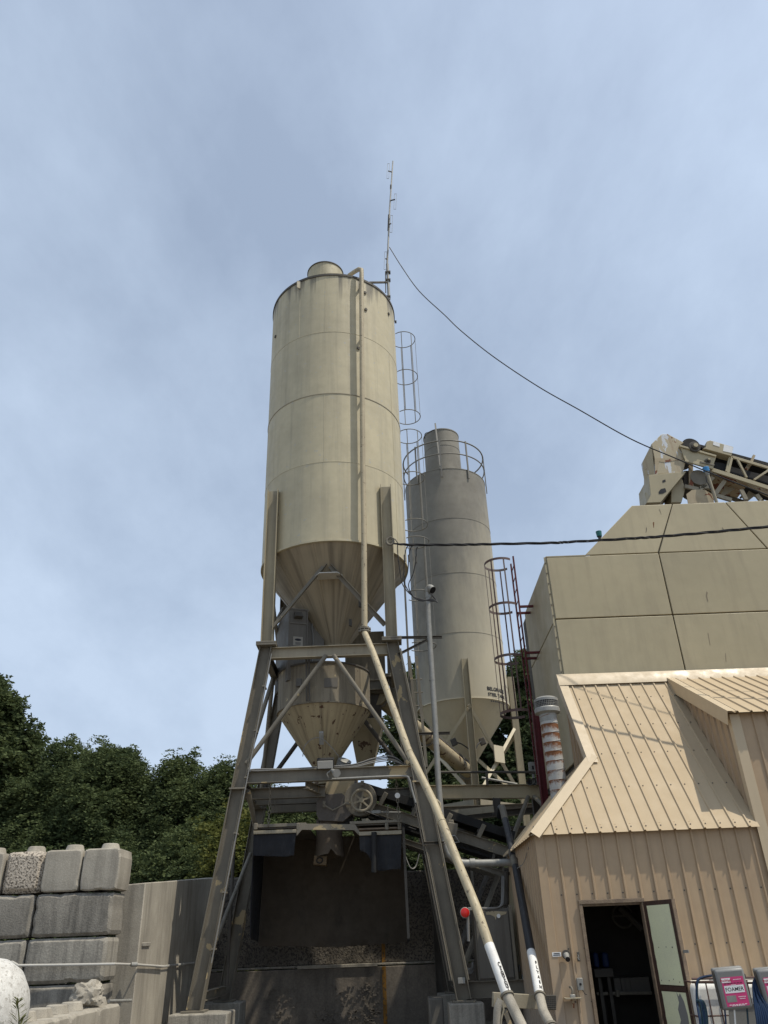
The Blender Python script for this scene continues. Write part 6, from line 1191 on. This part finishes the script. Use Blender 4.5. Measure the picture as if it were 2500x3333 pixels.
def tree(name, label, x, y, h, rx, ry, zlow, mt, seed, dens=1.0, leaf=(.15, .07), nl=9, flen=.4, droop=.6, cat='tree', group=None, clump=.56, trunk=True):
    rng = np.random.default_rng(seed); rr = random.Random(seed)
    t = thing(name, label, cat, (x, y, 0), group); zc_ = (h + zlow) / 2; rz = (h - zlow) / 2
    vol = rx * ry * rz; nc = int(46 * max(vol, .5) ** .62)
    C = []
    while len(C) < nc:
        q = rng.uniform(-1, 1, 3); r_ = np.linalg.norm(q)
        if r_ > 1 or r_ < .25 or rng.random() > r_ ** 1.2: continue
        q = q * np.array([rx - clump * .4, ry - clump * .4, rz - clump * .4]); q[:2] *= 1 - .28 * max(q[2] / rz, 0) ** 2; C.append(q + [0, 0, zc_])
    C = np.array(C); C += rng.normal(0, .12, C.shape)
    per = int(95 * dens * (clump / .62) ** 2); pos = []; dr_ = []
    for c in C:
        k = int(per * rng.uniform(.6, 1.3)); d = rng.normal(0, 1, (k, 3)); d /= np.linalg.norm(d, axis=1, keepdims=True); r_ = clump * rng.uniform(.55, 1.2) * rng.uniform(.35, 1, (k, 1)) ** .5
        p_ = c + d * r_ * np.array([1.15, 1.15, .75]); pos.append(p_); d2_ = d + (c - [0, 0, zc_]) / max(rx, rz) * .6 + rng.normal(0, .4, (k, 3)); d2_[:, 2] = d2_[:, 2] * .5 + .15; d2_ /= np.linalg.norm(d2_, axis=1, keepdims=True); dr_.append(d2_)
    for c in C[rng.permutation(len(C))[:int(len(C) * .55)]]:                 # long sprigs that break the outline
        e = (c - [0, 0, zc_]) / np.array([rx, ry, rz]); e = e / (np.linalg.norm(e) + 1e-6) + rng.normal(0, .3, 3); e[2] = abs(e[2]) * .7 + .25; e /= np.linalg.norm(e)
        k = 12; L2 = clump * rng.uniform(1.0, 2.0); s_ = np.linspace(.3, 1, k)[:, None]; p_ = c + e * s_ * L2; side = np.cross(e, [0, 0, 1.0]); side /= np.linalg.norm(side) + 1e-6
        d2_ = side * np.where(np.arange(k) % 2, 1, -1)[:, None] + e * .7 + rng.normal(0, .3, (k, 3)); d2_ /= np.linalg.norm(d2_, axis=1, keepdims=True); pos.append(p_); dr_.append(d2_)
    pos = np.concatenate(pos); dr_ = np.concatenate(dr_); keep = pos[:, 2] > .15; pos = pos[keep]; dr_ = dr_[keep]
    me = leaves_mesh('crown', pos, dr_, nl, leaf, mt, rng, droop, flen)
    o_ = bpy.data.objects.new('crown', me); COL.objects.link(o_); o_.parent = t
    if trunk:
        b = MB(); lean = rr.uniform(-.4, .4); pts = [(0, 0, 0), (lean * .3, .1, h * .3), (lean * .7, .05, h * .6), (lean, 0, h * .88)]; b.tube([V(p_) for p_ in pts], [.17, .13, .08, .02], 9)
        o2 = bpy.data.objects.new('trunk', mesh('trunk', b, m_bark)); COL.objects.link(o2); o2.parent = t; b = MB()
        for k in range(9):
            c = C[rr.randrange(len(C))]; z = max(.15 * h, c[2] * rr.uniform(.45, .7)); s0_ = V((lean * z / h, .05, z)); b.tube([s0_, lerp(s0_, V(c), .5) + V((0, 0, .2)), V(c)], [.06, .04, .012], 6)
        o3 = bpy.data.objects.new('limb', mesh('limb', b, m_bark)); COL.objects.link(o3); o3.parent = o2
    return t
GT = 'trees behind the yard walls'
oak = dict(leaf=(.17, .10), nl=7, flen=.32, droop=.3); loc_ = dict(leaf=(.135, .055), nl=11, flen=.5, droop=.7)
TR = [('oak_tree', 'tallest broadleaf tree at the left photo edge', -16.9, 32, 12.15, 1.4, 1.8, 3.5, m_leafA, 1, 1.3, oak),
 ('oak_tree', 'broadleaf tree just right of the tallest left one', -15.6, 32.5, 10.0, 1.4, 1.8, 1.0, m_leafA, 2, 1.15, oak),
 ('locust_tree', 'feathery tree above the pebbly block', -13.2, 32, 8.9, 1.8, 2.2, 1.0, m_leafB, 3, 1.0, loc_),
 ('locust_tree', 'feathery tree above the right end of the block wall', -11.0, 31.5, 8.7, 1.7, 2.2, .8, m_leafB, 4, 1.0, loc_),
 ('locust_tree', 'feathery tree above the wing wall', -8.6, 32, 8.2, 1.8, 2.2, .8, m_leafB, 5, 1.0, loc_),
 ('locust_tree', 'feathery tree next to the left tower leg', -6.5, 31.5, 7.8, 1.6, 2.0, .8, m_leafB, 6, 1.0, loc_),
 ('locust_tree', 'tree seen between the left tower legs', -4.4, 31, 6.5, 1.7, 2.0, .8, m_leafB, 7, .9, loc_),
 ('locust_tree', 'tree seen under the tower cross beam', -1.9, 31.5, 6.3, 1.9, 2.0, .8, m_leafB, 8, .9, loc_),
 ('locust_tree', 'low tree seen behind the belt conveyor', .2, 33, 6.6, 1.3, 1.6, .8, m_leafB, 9, .9, loc_),
 ('oak_tree', 'tall tree between the tan silo and the grey silo', 1.3, 34.5, 12.7, 1.3, 1.8, 1.5, m_leafA, 10, 1.0, oak),
 ('oak_tree', 'tree hidden mostly behind the grey silo', 3.6, 35.5, 11.2, 1.8, 1.8, 1.0, m_leafA, 11, 1.0, oak),
 ('oak_tree', 'tall tree right of the grey silo behind the red ladder', 6.2, 34, 12.9, 1.5, 1.8, 1.0, m_leafA, 12, 1.0, oak)]
for n_, lab, x, y, h, rx, ry, zl, mt, sd_, dn_, kw in TR: tree(n_, lab, x, y, h, rx, ry, zl, mt, sd_, dn_, group=GT, **kw)
GBs = 'undergrowth bushes behind the walls'
for k, (x, y, h, r_, lab, mt) in enumerate(((-11.9, 28, 4.3, 1.6, 'dark bush behind the left end of the top block row', m_leafB), (-9.2, 28, 4.6, 1.7, 'dark bush behind the right end of the top block row', m_leafB), (-6.9, 27.5, 4.8, 1.6, 'dark bush behind the wing wall', m_leafB),
    (-4.55, 23.2, 5.0, .75, 'yellow-green bush between the left tower legs', m_leafC), (-1.5, 27, 4.3, 1.9, 'bush behind the loading hood', m_leafB), (.6, 22.3, 3.9, .8, 'dark ivy bush behind the right tower leg', m_leafB), (2.2, 27, 4.6, 1.6, 'dark bush behind the platform frame', m_leafB), (5.2, 28, 6.0, 1.8, 'dark bush right of the grey silo legs', m_leafA), (-14.5, 29, 4.4, 1.8, 'dark bush behind the pebbly block', m_leafA))):
    tree('bush', lab, x, y, h, r_, r_, .3, mt, 40 + k, 1.0, leaf=(.12, .06), nl=9, flen=.35, droop=.5, cat='bush', group=GBs, clump=.5, trunk=False)
# yellow-green grass tuft on the wall by the right leg, weed in front of the white tank
b = MB(); rg = random.Random(4)
for k in range(26):
    p_ = at('H', rg.uniform(715, 770), 890, 19.7); tip = p_ + V((rg.uniform(-.2, .2), rg.uniform(-.1, .1), rg.uniform(.25, .55))); b.tube([p_, lerp(p_, tip, .6) + V((0, 0, .04)), tip], [.012, .009, .002], 4)
solo('grass_tuft', b, m_leafC, 'yellow-green grass tuft on top of the dark bay wall', 'grass')
b = MB(); q0_ = at('L', 140, 900, 7.4); q1_ = at('L', 135, 600, 7.4); b.tube([q0_, lerp(q0_, q1_, .5) + V((.01, 0, 0)), q1_], [.008, .006, .002], 5)
wd_ = thing('weed', 'small dry weed in front of the white tank', 'plant', q0_); part('stem', b, m_leafD, wd_)
for k in range(46):
    t_ = rg.uniform(.2, 1); c_ = lerp(q0_, q1_, t_); a = rg.uniform(0, 6.28); l_ = .10 * (1.15 - t_) + .035; e = V((math.cos(a), math.sin(a) * .6, .55)).normalized(); s_ = e.cross(V((0, 0, 1))).normalized() * .009
    part('leaf', MB().add([c_, c_ + e * l_ * .5 + s_, c_ + e * l_, c_ + e * l_ * .5 - s_ + V((0, 0, .004))], [(0, 1, 2, 3)]), m_leafD, wd_)
